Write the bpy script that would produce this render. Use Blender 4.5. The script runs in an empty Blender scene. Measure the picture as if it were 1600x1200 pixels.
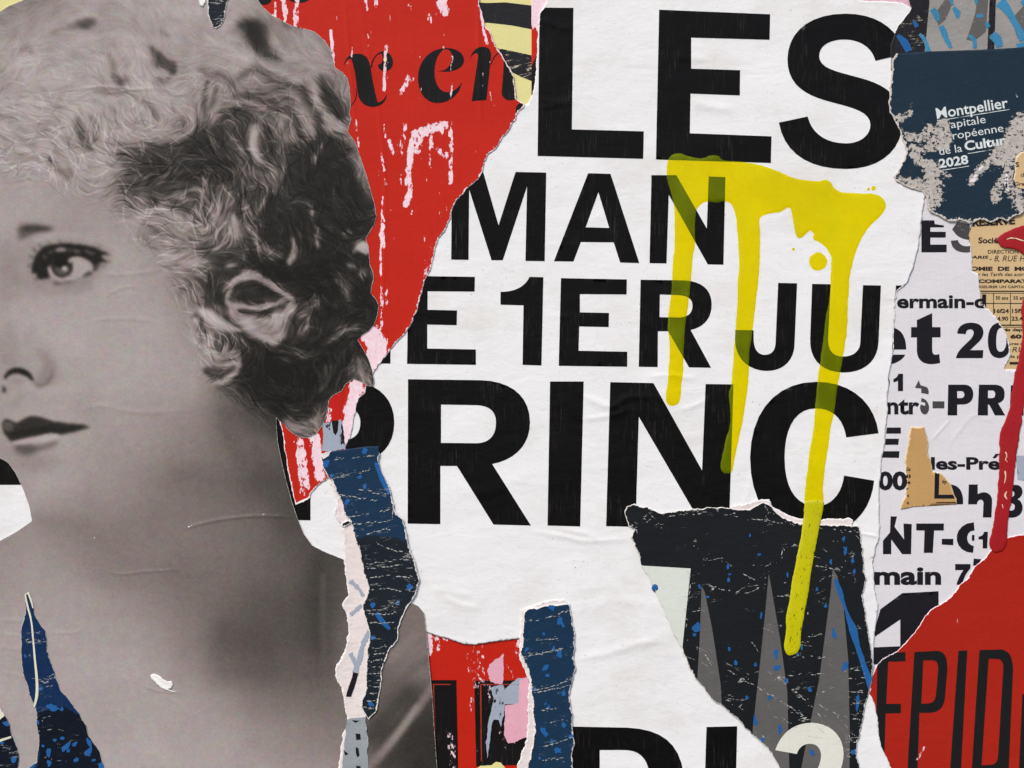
import bpy, math, random
import numpy as np
from mathutils import Vector
from mathutils.geometry import delaunay_2d_cdt

# Scale: one unit of the layout below is one millimetre on the hoarding; x to the right, y downwards,
# origin at the upper left of the framed part.  Depth grows towards the viewer.
scene = bpy.context.scene
def W(x, y, d=0.0): return ((x - 800) * .001, -d * .001, (600 - y) * .001 + 1.5)

# ---------------------------------------------------------------- camera, sky, sun, exposure
cam_d = bpy.data.cameras.new('camera'); cam = bpy.data.objects.new('camera', cam_d)
scene.collection.objects.link(cam); scene.camera = cam
CAM_DIST = 2.6
cam.location = (0, -CAM_DIST, 1.5); cam.rotation_euler = (math.radians(90), 0, 0)
cam_d.sensor_width = 36; cam_d.lens = 36 * (CAM_DIST - .003) / 1.6; cam_d.clip_start = .01; cam_d.clip_end = 200
SUN_EL, SUN_ROT = 48, 214
world = bpy.data.worlds.new('World'); scene.world = world; world.use_nodes = True
wn = world.node_tree.nodes; wn.clear()
sky = wn.new('ShaderNodeTexSky'); sky.sky_type = 'NISHITA'; sky.sun_disc = False
sky.sun_elevation = math.radians(SUN_EL); sky.sun_rotation = math.radians(SUN_ROT)
sky.air_density = 1.0; sky.dust_density = 2.5; sky.ozone_density = 1.0
bg = wn.new('ShaderNodeBackground'); bg.inputs['Strength'].default_value = .1
wo = wn.new('ShaderNodeOutputWorld')
world.node_tree.links.new(sky.outputs[0], bg.inputs[0]); world.node_tree.links.new(bg.outputs[0], wo.inputs[0])
sun_d = bpy.data.lights.new('sun', 'SUN'); sun_d.energy = 1.3; sun_d.angle = math.radians(12); sun_d.color = (1, .96, .89)
sun = bpy.data.objects.new('sun', sun_d); scene.collection.objects.link(sun)
_el, _ro = math.radians(SUN_EL), math.radians(SUN_ROT)
sun.rotation_euler = Vector((math.sin(_ro) * math.cos(_el), math.cos(_ro) * math.cos(_el), math.sin(_el))).to_track_quat('Z', 'Y').to_euler()
sun.location = (-1, -3, 4)
vs = scene.view_settings; vs.view_transform = 'Standard'; vs.look = 'None'; vs.gamma = 1; vs.exposure = 0.82

# ---------------------------------------------------------------- helpers
def blur(a, s):
    # three box blurs ~ gaussian
    a = a.astype(float); r = max(int(round(s * .8)), 1)
    for _ in range(3):
        for ax in (0, 1):
            p = np.pad(a, [(r + 1, r) if k == ax else (0, 0) for k in (0, 1)], mode='edge')
            c = np.cumsum(p, axis=ax)
            n = 2 * r + 1
            a = (c[n:, :] - c[:-n, :]) / n if ax == 0 else (c[:, n:] - c[:, :-n]) / n
    return a

def poly_mask(poly, px, py):
    # even-odd test, vectorised over points
    ins = np.zeros(len(px), bool); n = len(poly)
    for i in range(n):
        x1, y1 = poly[i][0], poly[i][1]; x2, y2 = poly[(i + 1) % n][0], poly[(i + 1) % n][1]
        if y1 == y2: continue
        c = ((y1 > py) != (y2 > py)) & (px < (x2 - x1) * (py - y1) / (y2 - y1) + x1)
        ins ^= c
    return ins
# ---------------------------------------------------------------- portrait print (tones of the printed photograph)
def smooth_noise(shape, cell, rs):
    h, w = shape
    gy, gx = int(h / cell) + 4, int(w / cell) + 4
    g = rs.rand(gy, gx)
    yy = np.arange(h) / cell + 1; xx = np.arange(w) / cell + 1
    iy = yy.astype(int); ix = xx.astype(int); fy = yy - iy; fx = xx - ix
    fy = fy * fy * (3 - 2 * fy); fx = fx * fx * (3 - 2 * fx)
    a = g[np.ix_(iy, ix)]; b = g[np.ix_(iy, ix + 1)]; c = g[np.ix_(iy + 1, ix)]; d = g[np.ix_(iy + 1, ix + 1)]
    return (a * (1 - fx) + b * fx) * (1 - fy)[:, None] + (c * (1 - fx) + d * fx) * fy[:, None]

def bilinear(img, y, x):
    h, w = img.shape
    y = np.clip(y, 0, h - 1.001); x = np.clip(x, 0, w - 1.001)
    iy = y.astype(np.int32); ix = x.astype(np.int32); fy = y - iy; fx = x - ix
    return (img[iy, ix] * (1 - fx) + img[iy, ix + 1] * fx) * (1 - fy) + (img[iy + 1, ix] * (1 - fx) + img[iy + 1, ix + 1] * fx) * fy

def catmull(pts, n=8, closed=False):
    P = [np.array(p[:2], float) for p in pts]
    m = len(P); out = []
    for i in range(m if closed else m - 1):
        if closed:
            a, b, c, d = P[(i - 1) % m], P[i], P[(i + 1) % m], P[(i + 2) % m]
        else:
            a, b, c, d = P[max(i - 1, 0)], P[i], P[i + 1], P[min(i + 2, m - 1)]
        for k in range(n):
            t = k / n
            out.append(tuple(0.5 * ((2 * b) + (c - a) * t + (2 * a - 5 * b + 4 * c - d) * t * t + (3 * b - a - 3 * c + d) * t ** 3)))
    if not closed: out.append(tuple(P[-1]))
    return out

def seg_dist(px, py, ax, ay, bx, by):
    dx, dy = bx - ax, by - ay
    L = dx * dx + dy * dy + 1e-9
    t = np.clip(((px - ax) * dx + (py - ay) * dy) / L, 0, 1)
    return np.hypot(px - ax - t * dx, py - ay - t * dy), t

# filled soft shapes: (tone, edge blur, opacity, outline)
FILL = [
 (128,5,.55,[(45,430),(46,405),(60,385),(85,376),(130,377),(165,388),(175,405),(160,425),(140,440),(100,450),(60,442)]),
 (88,4.4,.98,[(26,362),(33,352),(45,350),(60,351),(75,354),(87,357),(78,361),(65,363),(50,367),(38,373),(28,373),(31,364)]),
 (60,2.6,.7,[(32,358),(50,353),(70,355),(80,357),(65,361),(45,362)]),
 (33,1.0,.96,[(50,426),(52,412),(56,402),(62,392),(70,385),(85,382),(105,381),(130,383),(148,387),(158,392),(168,397),(158,400),(167,409),(158,410),(152,416),(148,422),(145,412),(135,405),(128,402),(118,401),(108,405),(104,412),(78,415),(76,425),(77,434),(62,437),(58,429)]),
 (172,.8,.95,[(76,418),(79,429),(86,436),(100,439),(115,437),(128,431),(138,426),(145,419),(138,411),(128,404),(120,402),(108,406),(100,425),(82,420)]),
 (44,.9,.97,[(80,412),(82,424),(88,431),(97,434),(106,431),(112,424),(114,414),(110,406),(100,400),(86,402)]),
 (98,1.2,.9,[(86,418),(88,426),(96,430),(105,428),(109,420),(104,416),(94,418)]),
 (22,1.0,.97,[(87,405),(92,400),(101,401),(105,408),(102,415),(94,417),(88,413)]),
 (200,.6,.95,[(98,417),(102,416),(105,420),(102,424),(98,422)]),(180,.6,.9,[(106,406),(112,405),(114,409),(108,411)]),
 (158,1.0,.85,[(86,391),(92,387),(103,388),(105,392),(96,394),(88,393)]),(118,.8,.8,[(108,389),(112,389),(111,393),(108,393)]),(118,.8,.8,[(115,390),(127,392),(125,395),(116,394)]),(105,1,.8,[(134,390),(149,396),(142,398),(133,393)]),(110,.8,.8,[(67,402),(71,398),(73,402),(69,404)]),(110,.7,.8,[(77,394),(81,391),(83,394),(79,396)]),
 (70,1.2,.9,[(130,432),(134,427),(141,424),(145,427),(138,431)]),(75,1.5,.8,[(145,424),(150,414),(156,413),(153,421)]),(92,1.2,.8,[(84,441),(96,442),(96,446),(86,446)]),(105,1.2,.7,[(100,441),(113,439),(112,443),(101,445)]),
 (140,4,.6,[(55,545),(66,548),(80,562),(84,582),(76,598),(60,604),(50,598),(64,590),(68,570)]),(110,2.5,.6,[(52,596),(62,600),(74,594),(82,578),(82,590),(74,602),(58,605)]),
 (34,2.0,.97,[(6,589),(12,580),(20,576),(30,575),(40,578),(48,585),(53,595),(48,594),(42,589),(34,586),(24,583),(14,587),(8,592)]),(62,1.5,.9,[(3,604),(8,604),(9,612),(4,613)]),
 (50,2.4,.97,[(4,666),(4,660),(8,655),(15,656),(25,660),(32,658),(40,653),(52,650),(65,652),(85,658),(110,662),(130,664),(140,667),(128,671),(110,676),(95,679),(85,677),(75,677),(60,681),(45,683),(30,687),(20,689),(12,684),(6,675)]),
 (34,3,.7,[(12,676),(30,672),(60,668),(100,668),(132,667),(100,675),(60,677),(20,685)]),(98,2.5,.8,[(5,661),(12,658),(20,663),(20,672),(12,674),(6,669)]),
 (88,3.0,.92,[(22,698),(30,694),(50,694),(60,697),(80,692),(92,689),(84,697),(62,703),(50,709),(38,711),(26,706)]),(178,1.8,.9,[(22,690),(40,687),(60,682),(80,678),(94,680),(88,687),(60,691),(40,693),(26,694)]),
 (40,7,.9,[(378,42),(385,32),(398,30),(410,36),(412,52),(415,68),(424,82),(412,86),(398,74),(386,64)]),(70,7,.7,[(405,62),(425,75),(442,92),(436,98),(415,90)]),
 (52,8,.85,[(502,112),(512,128),(520,145),(532,162),(540,184),(524,180),(508,164),(500,140)]),
 (46,16,.85,[(330,190),(360,195),(385,215),(392,250),(388,275),(340,275),(290,290),(220,290),(180,282),(200,262),(188,240),(230,236),(275,228),(310,205)]),
 (42,14,.85,[(455,225),(480,205),(520,208),(545,235),(570,300),(580,340),(565,370),(540,385),(500,380),(495,340),(470,300),(450,270)]),
 (38,10,.85,[(410,300),(440,305),(462,320),(470,350),(455,375),(440,390),(420,380),(405,350)]),
 (34,12,.85,[(330,410),(380,418),(440,415),(500,400),(545,400),(580,430),(580,500),(560,515),(520,500),(500,470),(480,450),(430,440),(395,425),(350,440),(345,475),(320,480),(330,440)]),
 (34,14,.85,[(370,545),(430,545),(500,535),(550,530),(560,560),(545,590),(520,610),(505,640),(470,655),(430,640),(400,625),(365,600)]),
 (125,5,.7,[(540,200),(552,215),(566,250),(578,290),(586,322),(576,310),(562,280),(548,245)]),
 (160,2.2,.9,[(352,462),(360,447),(370,434),(385,427),(400,430),(415,438),(435,450),(455,462),(464,469),(455,470),(435,458),(412,444),(398,437),(385,437),(374,442),(364,452),(358,464),(354,470)]),
 (50,3.2,.85,[(376,443),(398,441),(420,450),(440,462),(450,470),(430,474),(405,473),(385,469),(370,464),(368,452)]),
 (168,1.4,.9,[(352,469),(375,475),(400,478),(425,474),(442,469),(430,479),(405,483),(375,482),(358,478)]),
 (58,1.2,.9,[(370,484),(395,486),(420,484),(440,473),(433,486),(415,492),(390,492),(376,489)]),
 (165,3.4,.85,[(357,480),(370,491),(392,496),(420,495),(440,486),(460,469),(454,490),(440,504),(442,520),(430,537),(410,533),(390,523),(372,509),(360,494)]),
 (110,3,.5,[(400,505),(425,508),(436,520),(425,530),(405,520)]),
 (40,2.5,.8,[(346,480),(356,496),(372,514),(392,528),(412,539),(395,538),(372,524),(352,505)]),
 (172,1.5,.95,[(311,484),(320,483),(335,492),(350,500),(365,510),(376,518),(362,518),(345,516),(330,508),(318,496)]),
 (72,2.2,.85,[(318,576),(330,572),(345,578),(355,584),(345,592),(330,590),(320,584)]),(162,1.2,.9,[(336,601),(350,592),(365,580),(374,562),(377,571),(366,588),(350,600)]),
 (182,2,.95,[(566,376),(574,380),(579,391),(575,398),(564,394),(556,386)]),(128,3,.85,[(556,560),(562,562),(570,575),(579,596),(574,600),(562,592),(552,588),(556,575)]),
 (120,4,.85,[(448,656),(465,662),(485,660),(500,648),(505,655),(495,674),(478,682),(462,678),(448,668)]),
 (162,2.4,.9,[(394,196),(404,194),(404,205),(400,220),(402,240),(412,256),(402,254),(394,240),(390,218)]),(165,1.8,.85,[(361,335),(367,338),(372,352),(371,370),(366,374),(360,352)]),
 (160,1.6,.85,[(456,370),(461,378),(461,395),(455,412),(449,412),(452,398),(456,385)]),
 (74,2.6,.85,[(246,80),(256,86),(264,94),(275,98),(276,112),(270,118),(262,108),(252,104),(247,95)]),(100,4,.7,[(118,186),(130,196),(138,210),(142,232),(130,236),(124,220),(118,205)]),(88,3,.7,[(176,112),(186,122),(204,120),(196,134),(184,132)]),(84,3.5,.75,[(118,34),(140,30),(152,36),(140,44),(126,42)]),
]
FACE = [
 (138,14,.45,[(0,505),(30,515),(45,535),(30,560),(0,565)]),(122,7,.55,[(64,545),(80,555),(88,575),(82,600),(64,606),(56,596),(72,572)]),
 (142,16,.35,[(120,600),(160,640),(200,700),(240,720),(200,740),(150,700)]),(116,26,.42,[(240,690),(320,640),(400,660),(420,740),(350,790),(250,790)]),
 (168,22,.35,[(130,470),(210,460),(250,500),(220,560),(150,570),(110,530)]),(176,14,.45,[(50,735),(110,735),(120,760),(70,778),(48,768)]),
 (122,14,.45,[(60,802),(140,817),(220,802),(230,826),(140,838),(70,828)]),(126,9,.4,[(20,704),(80,714),(92,728),(40,737),(20,722)]),(134,10,.4,[(0,380),(22,385),(30,430),(20,470),(0,470)]),
 (174,26,.35,[(30,860),(140,900),(220,1000),(240,1100),(100,1100),(20,1000)]),
]
COARSE = [
 [135,135,152,165,168,170,172,168,162,120,128,128,128,128],
 [150,160,162,158,160,165,166,165,150,138,146,138,130,130],
 [160,165,166,166,162,158,155,158,160,148,146,132,120,120],
 [162,165,168,168,165,160,158,140,112,112,130,120,100,100],
 [160,163,162,158,158,160,125,85,85,110,120,120,100,100],
 [160,160,158,158,150,88,60,58,80,75,62,100,90,90],
 [165,162,158,152,112,75,72,70,82,62,48,60,80,80],
 [166,162,160,158,150,135,120,112,80,52,46,46,60,60],
 [158,152,158,164,164,152,132,85,70,55,42,42,50,50],
 [160,162,166,168,168,158,115,62,55,48,40,48,50,50],
 [166,170,172,172,170,165,148,105,80,62,46,52,50,50],
 [160,164,170,170,168,165,158,115,58,48,46,44,50,50],
 [158,162,166,166,164,162,156,115,52,42,44,72,80,80],
 [156,166,168,163,158,154,146,112,70,46,70,100,80,80],
 [152,158,162,157,152,148,138,116,98,92,95,95,90,90],
 [155,162,157,152,146,136,122,106,84,84,84,84,84,84],
 [156,160,152,142,136,126,122,119,104,86,80,80,80,80],
 [150,147,140,132,126,126,125,120,108,92,82,84,90,90],
 [150,146,140,132,127,122,118,112,106,96,76,90,110,112],
 [156,153,150,146,141,131,118,104,95,90,72,98,120,122],
 [159,159,158,155,150,142,124,95,88,90,80,110,117,122],
 [161,161,161,160,158,151,140,112,100,97,96,115,108,118],
 [163,163,163,163,162,160,155,144,130,120,114,118,106,72],
 [165,165,165,165,165,164,161,158,150,144,136,128,74,58],
 [168,168,168,168,168,168,166,164,160,155,150,138,92,58]]
# soft brush strokes: (tone, width, opacity, points)
BRUSH = [
 (44,34,.75,[(490,240),(530,270),(550,320)]),(42,34,.75,[(480,330),(530,360),(540,410)]),(40,28,.6,[(400,400),(460,420),(520,430)]),(40,24,.6,[(540,450),(560,480)]),
 # hair, upper light mass
 (95,7,.7,[(110,42),(122,36),(134,40),(145,34)]),(80,5,.8,[(124,34),(132,38),(138,46)]),(112,5,.5,[(80,52),(100,44),(150,34)]),
 (185,9,.5,[(20,68),(60,50),(110,30),(150,22)]),(182,8,.5,[(60,95),(120,70),(180,55),(220,62)]),(188,6,.5,[(10,110),(60,90),(110,85)]),
 (115,6,.6,[(32,76),(42,72),(50,82)]),(110,4,.5,[(145,82),(170,85),(180,115),(185,128)]),(85,5,.7,[(180,122),(190,130),(196,118)]),
 (105,4,.6,[(172,88),(178,108),(190,130),(198,118),(204,92)]),(180,7,.5,[(196,70),(205,100),(200,120)]),
 (65,8,.8,[(248,85),(252,98),(262,100),(272,108)]),(70,6,.8,[(236,72),(246,90),(248,104)]),(80,5,.6,[(244,122),(256,126),(268,122)]),(100,4,.5,[(250,46),(262,58)]),
 (185,10,.5,[(215,60),(222,95),(225,125),(250,150),(290,140)]),(95,4,.6,[(150,142),(180,146),(200,146),(216,158)]),(85,4,.7,[(226,158),(238,170),(246,186)]),
 (108,4,.6,[(172,165),(184,178)]),(120,4,.6,[(60,135),(78,144)]),(85,7,.7,[(118,190),(132,206),(142,232)]),(95,6,.7,[(140,182),(152,198),(148,220)]),
 (100,5,.6,[(126,216),(138,230),(146,236)]),(178,6,.5,[(155,205),(162,235),(185,262)]),(90,4,.7,[(76,248),(92,264),(106,282)]),(95,4,.6,[(85,235),(104,255),(110,275)]),
 (120,4,.5,[(36,222),(60,228)]),(182,6,.5,[(10,238),(60,232),(90,240),(120,265),(150,270),(200,262)]),(186,5,.5,[(20,255),(70,262),(110,290)]),
 (118,3,.5,[(68,152),(95,158)]),(180,7,.5,[(190,205),(230,215),(265,195)]),(176,8,.6,[(225,140),(260,160),(290,175),(300,205),(250,225)]),
 # top curls to the right
 (42,13,.92,[(380,38),(392,45),(400,60),(402,75)]),(48,12,.85,[(392,40),(405,50),(408,70),(415,85)]),(60,9,.7,[(410,70),(420,85),(438,92)]),
 (120,6,.5,[(355,50),(372,48)]),(90,4,.5,[(428,18),(440,30),(455,45)]),(172,12,.5,[(430,60),(450,85),(480,95),(505,120)]),(168,9,.5,[(470,50),(490,65),(500,85)]),
 (175,8,.6,[(330,60),(360,85),(400,100),(440,115),(470,130)]),(90,5,.6,[(314,108),(335,118),(355,125),(368,140)]),(75,5,.7,[(340,114),(362,128),(372,150)]),
 (170,4,.6,[(378,110),(405,115),(440,130),(465,155)]),(70,7,.75,[(372,122),(395,108),(420,118),(435,130)]),(65,6,.7,[(436,128),(460,135),(478,150)]),
 (62,8,.8,[(470,135),(485,158),(498,180),(500,205)]),(178,6,.7,[(480,120),(492,140),(495,160),(510,180),(535,192)]),(168,7,.6,[(448,145),(465,165),(480,190),(492,210)]),
 (60,10,.85,[(502,120),(512,140),(522,158),(530,178)]),(50,10,.8,[(512,140),(522,165),(535,182)]),(158,5,.6,[(525,115),(538,130),(542,160)]),
 (150,5,.6,[(540,186),(530,196),(515,190)]),(172,6,.7,[(505,185),(520,200),(540,203)]),(150,6,.5,[(540,205),(548,225),(560,250),(572,290)]),
 # crown whirl
 (165,5,.7,[(318,125),(312,150),(316,175)]),(160,4,.7,[(345,130),(330,150),(326,180)]),(165,4,.6,[(352,150),(338,175),(330,200)]),(75,5,.7,[(325,128),(318,155),(322,185)]),
 (70,5,.6,[(340,135),(330,165)]),(168,4,.65,[(360,168),(385,160),(410,168),(430,180)]),(60,7,.7,[(370,150),(400,150),(425,158),(440,172)]),(55,9,.8,[(350,180),(380,175),(395,190)]),
 (172,7,.85,[(396,196),(392,212),(396,232),(404,248)]),(168,4,.6,[(404,200),(414,212)]),(50,9,.8,[(412,205),(420,225),(418,250)]),(160,5,.6,[(404,248),(420,262),(430,278),(432,300)]),
 (150,4,.6,[(440,170),(452,190),(460,220)]),(155,4,.6,[(432,175),(444,200),(448,225)]),(60,6,.6,[(445,165),(460,190),(470,215)]),(152,4,.5,[(470,180),(478,205),(486,225)]),
 (150,3,.6,[(448,225),(446,255),(442,280)]),(145,5,.5,[(350,215),(365,225),(380,245),(390,270)]),(120,9,.4,[(350,200),(370,235),(385,265),(410,285)]),
 (140,2.5,.6,[(505,225),(498,240),(490,255)]),
 # dark temple mass
 (52,22,.7,[(230,240),(270,248),(310,250),(350,250)]),(58,16,.6,[(200,262),(240,270),(290,268),(340,260)]),(66,10,.5,[(190,285),(230,290),(280,285)]),(72,6,.6,[(185,238),(205,245),(230,245)]),
 (95,7,.5,[(195,248),(215,262)]),(150,2.5,.7,[(268,258),(262,270),(248,276)]),(105,3,.5,[(180,300),(220,295),(260,280)]),(125,3,.5,[(170,310),(215,308)]),(110,2.5,.5,[(200,275),(230,282)]),
 (50,20,.6,[(310,215),(330,235),(350,260)]),(60,14,.5,[(335,200),(350,225)]),
 # middle light curls
 (165,5,.7,[(200,345),(230,335),(255,320),(275,305),(290,300)]),(150,4,.7,[(286,310),(296,300),(312,296),(330,305)]),(160,3,.7,[(318,275),(322,290),(318,300)]),
 (162,4,.7,[(300,300),(320,310),(332,325),(328,340)]),(158,4,.6,[(335,305),(342,325),(335,345)]),(150,3,.6,[(352,290),(356,315),(350,345),(345,370)]),(168,6,.6,[(255,340),(285,345),(310,355),(330,352)]),
 (172,7,.6,[(250,325),(270,335),(300,340)]),(160,5,.6,[(270,360),(290,365),(320,372)]),(80,4,.7,[(222,352),(238,355),(250,365)]),(75,4,.7,[(256,358),(268,365),(275,375)]),
 (80,3,.7,[(288,330),(292,345)]),(70,3,.7,[(305,318),(315,330),(318,342)]),(78,3,.6,[(325,345),(322,355)]),(90,3,.6,[(285,372),(290,382)]),(70,3,.7,[(296,368),(300,380)]),
 (72,4,.6,[(265,315),(280,310)]),(80,3,.6,[(250,378),(262,388)]),(150,3,.6,[(205,350),(215,375),(240,390)]),(150,3,.6,[(230,372),(255,388),(280,395)]),
 (172,5,.8,[(362,335),(366,350),(368,370)]),(150,3,.7,[(357,345),(352,372),(345,382)]),(145,2.5,.7,[(380,312),(382,340)]),(140,2.5,.6,[(392,320),(390,350)]),
 (55,9,.7,[(370,290),(372,310),(368,330)]),(60,7,.6,[(400,300),(398,320)]),(150,2.2,.8,[(420,292),(415,310),(402,332),(392,345)]),(145,3,.7,[(420,292),(408,285),(395,288)]),
 (120,4,.6,[(392,345),(396,365),(408,385),(425,398)]),(140,5,.6,[(398,372),(410,390),(430,400),(442,398)]),(165,5,.8,[(458,375),(460,390),(455,405),(450,412)]),(150,3,.6,[(455,372),(462,385)]),
 (45,16,.6,[(420,330),(440,345),(450,365)]),(50,14,.5,[(470,330),(475,370)]),(110,2.5,.6,[(480,320),(490,345),(497,365),(497,385)]),(130,4,.6,[(495,365),(498,385)]),(100,3,.5,[(462,315),(480,320),(488,340)]),
 (40,14,.7,[(345,400),(380,415),(420,420),(470,420)]),(52,10,.6,[(310,390),(335,400),(365,400)]),(168,4,.7,[(258,398),(285,408),(320,412),(345,420)]),(150,3,.7,[(350,420),(360,414),(372,412)]),
 (60,9,.7,[(335,412),(340,435),(330,460),(322,480)]),(48,12,.8,[(350,430),(345,455),(348,475)]),(100,8,.5,[(275,410),(285,425),(300,440)]),(118,9,.45,[(290,440),(300,460),(312,475)]),
 # big side roll
 (30,18,.55,[(380,430),(430,430),(500,440)]),(165,6,.9,[(354,462),(358,445),(372,432),(388,428),(402,432)]),(158,4.5,.9,[(398,430),(420,442),(440,453),(458,465)]),(150,2.5,.7,[(375,442),(385,438),(380,450)]),
 (48,11,.9,[(375,448),(395,447),(420,455),(435,462)]),(45,8,.9,[(380,455),(410,462),(440,468)]),(60,5,.8,[(365,462),(378,466)]),(130,2.5,.7,[(366,458),(380,460)]),(168,5,.9,[(352,470),(370,478),(395,482),(420,478),(445,470)]),
 (60,4,.85,[(374,484),(395,487),(420,488),(436,478)]),(170,10,.9,[(358,476),(370,495),(395,505),(425,503),(445,490)]),(172,8,.85,[(375,500),(400,515),(425,518)]),(165,6,.9,[(455,470),(450,490),(435,505)]),
 (160,6,.8,[(400,522),(425,532),(440,525)]),(120,5,.7,[(385,520),(410,530),(425,538)]),(120,8,.6,[(450,500),(445,520),(435,532)]),(35,4,.9,[(350,478),(360,500),(375,515),(400,530)]),
 (130,6,.7,[(470,495),(482,500),(478,515)]),(145,5,.7,[(475,505),(468,520)]),(95,10,.6,[(460,490),(480,480),(495,470)]),(125,4,.6,[(490,458),(498,470),(498,490)]),(75,14,.5,[(470,490),(485,470)]),
 (112,5,.6,[(526,435),(538,450),(545,468)]),(100,4,.5,[(520,470),(530,480)]),(90,10,.4,[(530,430),(550,450)]),(40,12,.6,[(510,500),(515,450),(505,440)]),(35,12,.6,[(560,480),(575,475),(580,490)]),
 (178,8,.95,[(565,385),(572,390)]),(150,5,.8,[(552,390),(560,382),(568,380)]),(110,4,.7,[(535,368),(548,366)]),(130,5,.7,[(562,430),(566,425),(568,435)]),(110,5,.5,[(545,410),(552,420)]),
 (100,3,.8,[(580,420),(582,440),(580,455)]),(120,7,.8,[(530,522),(545,515),(558,510)]),(110,5,.7,[(515,532),(530,525)]),(135,4,.6,[(540,516),(556,508)]),
 (175,7,.95,[(313,485),(325,495),(340,502),(355,512)]),(178,5,.8,[(320,488),(335,500),(355,510)]),(170,3,.8,[(332,475),(345,485),(352,492)]),(50,4,.8,[(300,495),(310,492),(320,505)]),(55,4,.7,[(315,500),(318,515),(325,520)]),
 (60,6,.8,[(338,522),(345,530),(342,545)]),(70,4,.7,[(355,520),(360,535),(358,548)]),(165,7,.8,[(330,520),(328,540),(332,555)]),(160,7,.7,[(325,550),(345,555),(365,550)]),(165,6,.8,[(352,570),(366,562),(372,550)]),
 (80,7,.75,[(322,578),(335,585),(350,582)]),(165,3,.8,[(340,598),(355,590),(368,578),(374,566)]),(150,4,.5,[(318,530),(315,560),(320,575)]),(120,4,.5,[(300,505),(312,520),(318,540)]),
 # lower dark mass
 (38,26,.6,[(400,560),(420,600),(450,640)]),(34,24,.6,[(470,560),(480,600),(470,640)]),(60,7,.5,[(440,560),(470,555),(500,550)]),(110,4,.6,[(508,570),(508,590),(502,610)]),(95,4,.4,[(515,550),(520,580)]),
 (80,10,.5,[(490,545),(470,550),(440,548)]),(52,18,.6,[(530,550),(520,580),(505,610)]),(48,14,.7,[(540,540),(548,560)]),(128,9,.9,[(560,562),(566,578),(574,594)]),(60,3,.7,[(568,552),(578,575)]),
 (100,7,.7,[(545,580),(556,575)]),(112,12,.85,[(450,662),(468,672),(488,668)]),(135,8,.85,[(470,660),(485,664),(490,672)]),(95,10,.6,[(500,640),(498,660)]),(60,10,.6,[(450,640),(480,642)]),
 (70,12,.5,[(345,608),(365,612),(385,625)]),(82,16,.5,[(370,640),(400,660)]),
 # face: brow, eye
 (140,12,.5,[(20,420),(35,440),(60,450)]),(146,9,.5,[(75,455),(110,455),(140,445)]),(176,9,.5,[(60,372),(100,370),(140,378)]),(178,9,.5,[(40,600),(70,610),(130,605)]),
 (60,1.8,.8,[(60,396),(52,389)]),(60,1.8,.8,[(56,404),(47,401)]),(60,1.9,.8,[(54,413),(45,416)]),(60,2,.8,[(62,430),(56,438)]),(60,1.7,.8,[(68,390),(61,382)]),(55,1.8,.85,[(158,394),(171,398)]),(55,1.8,.85,[(160,409),(172,409)]),(60,1.5,.7,[(80,384),(76,378)]),(60,1.5,.7,[(95,382),(93,376)]),(60,1.6,.7,[(148,390),(158,386)]),(60,1.6,.7,[(154,414),(164,416)]),
 (146,6,.5,[(20,595),(35,596)]),(142,9,.4,[(20,570),(10,560)]),(174,8,.4,[(35,550),(30,520),(20,480)]),(146,8,.4,[(30,622),(25,632)]),
 # jaw, neck
 (130,14,.4,[(60,810),(100,818),(150,810)]),(112,16,.4,[(280,740),(310,735)]),(88,16,.5,[(350,640),(360,690),(380,720)]),(88,12,.5,[(400,700),(430,780),(450,830)]),(126,14,.4,[(130,830),(160,850)]),
 (132,4,.4,[(130,825),(150,842)]),(92,18,.4,[(360,985),(385,1000)]),(70,12,.5,[(498,880),(495,950),(500,1010)]),(100,6,.5,[(505,900),(505,1000),(506,1050)]),
 (145,8,.7,[(575,1200),(610,1160),(650,1110),(675,1075)]),(150,6,.7,[(590,1190),(620,1150),(650,1105)]),(60,16,.6,[(600,1200),(640,1170),(670,1150)]),(70,12,.6,[(580,1150),(600,1120),(640,1080)]),(132,9,.6,[(610,1030),(640,1000),(660,980)]),
 (95,8,.5,[(600,1100),(630,1060),(665,1030)]),(118,10,.4,[(650,955),(655,980)]),
]
HAIR = [(-60,-60),(420,-60),(900,100),(900,500),(900,640),(480,720),(430,655),(395,640),(350,610),(318,585),(300,520),(280,470),(250,410),(200,370),(165,315),(110,300),(60,285),(-60,290)]
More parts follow.
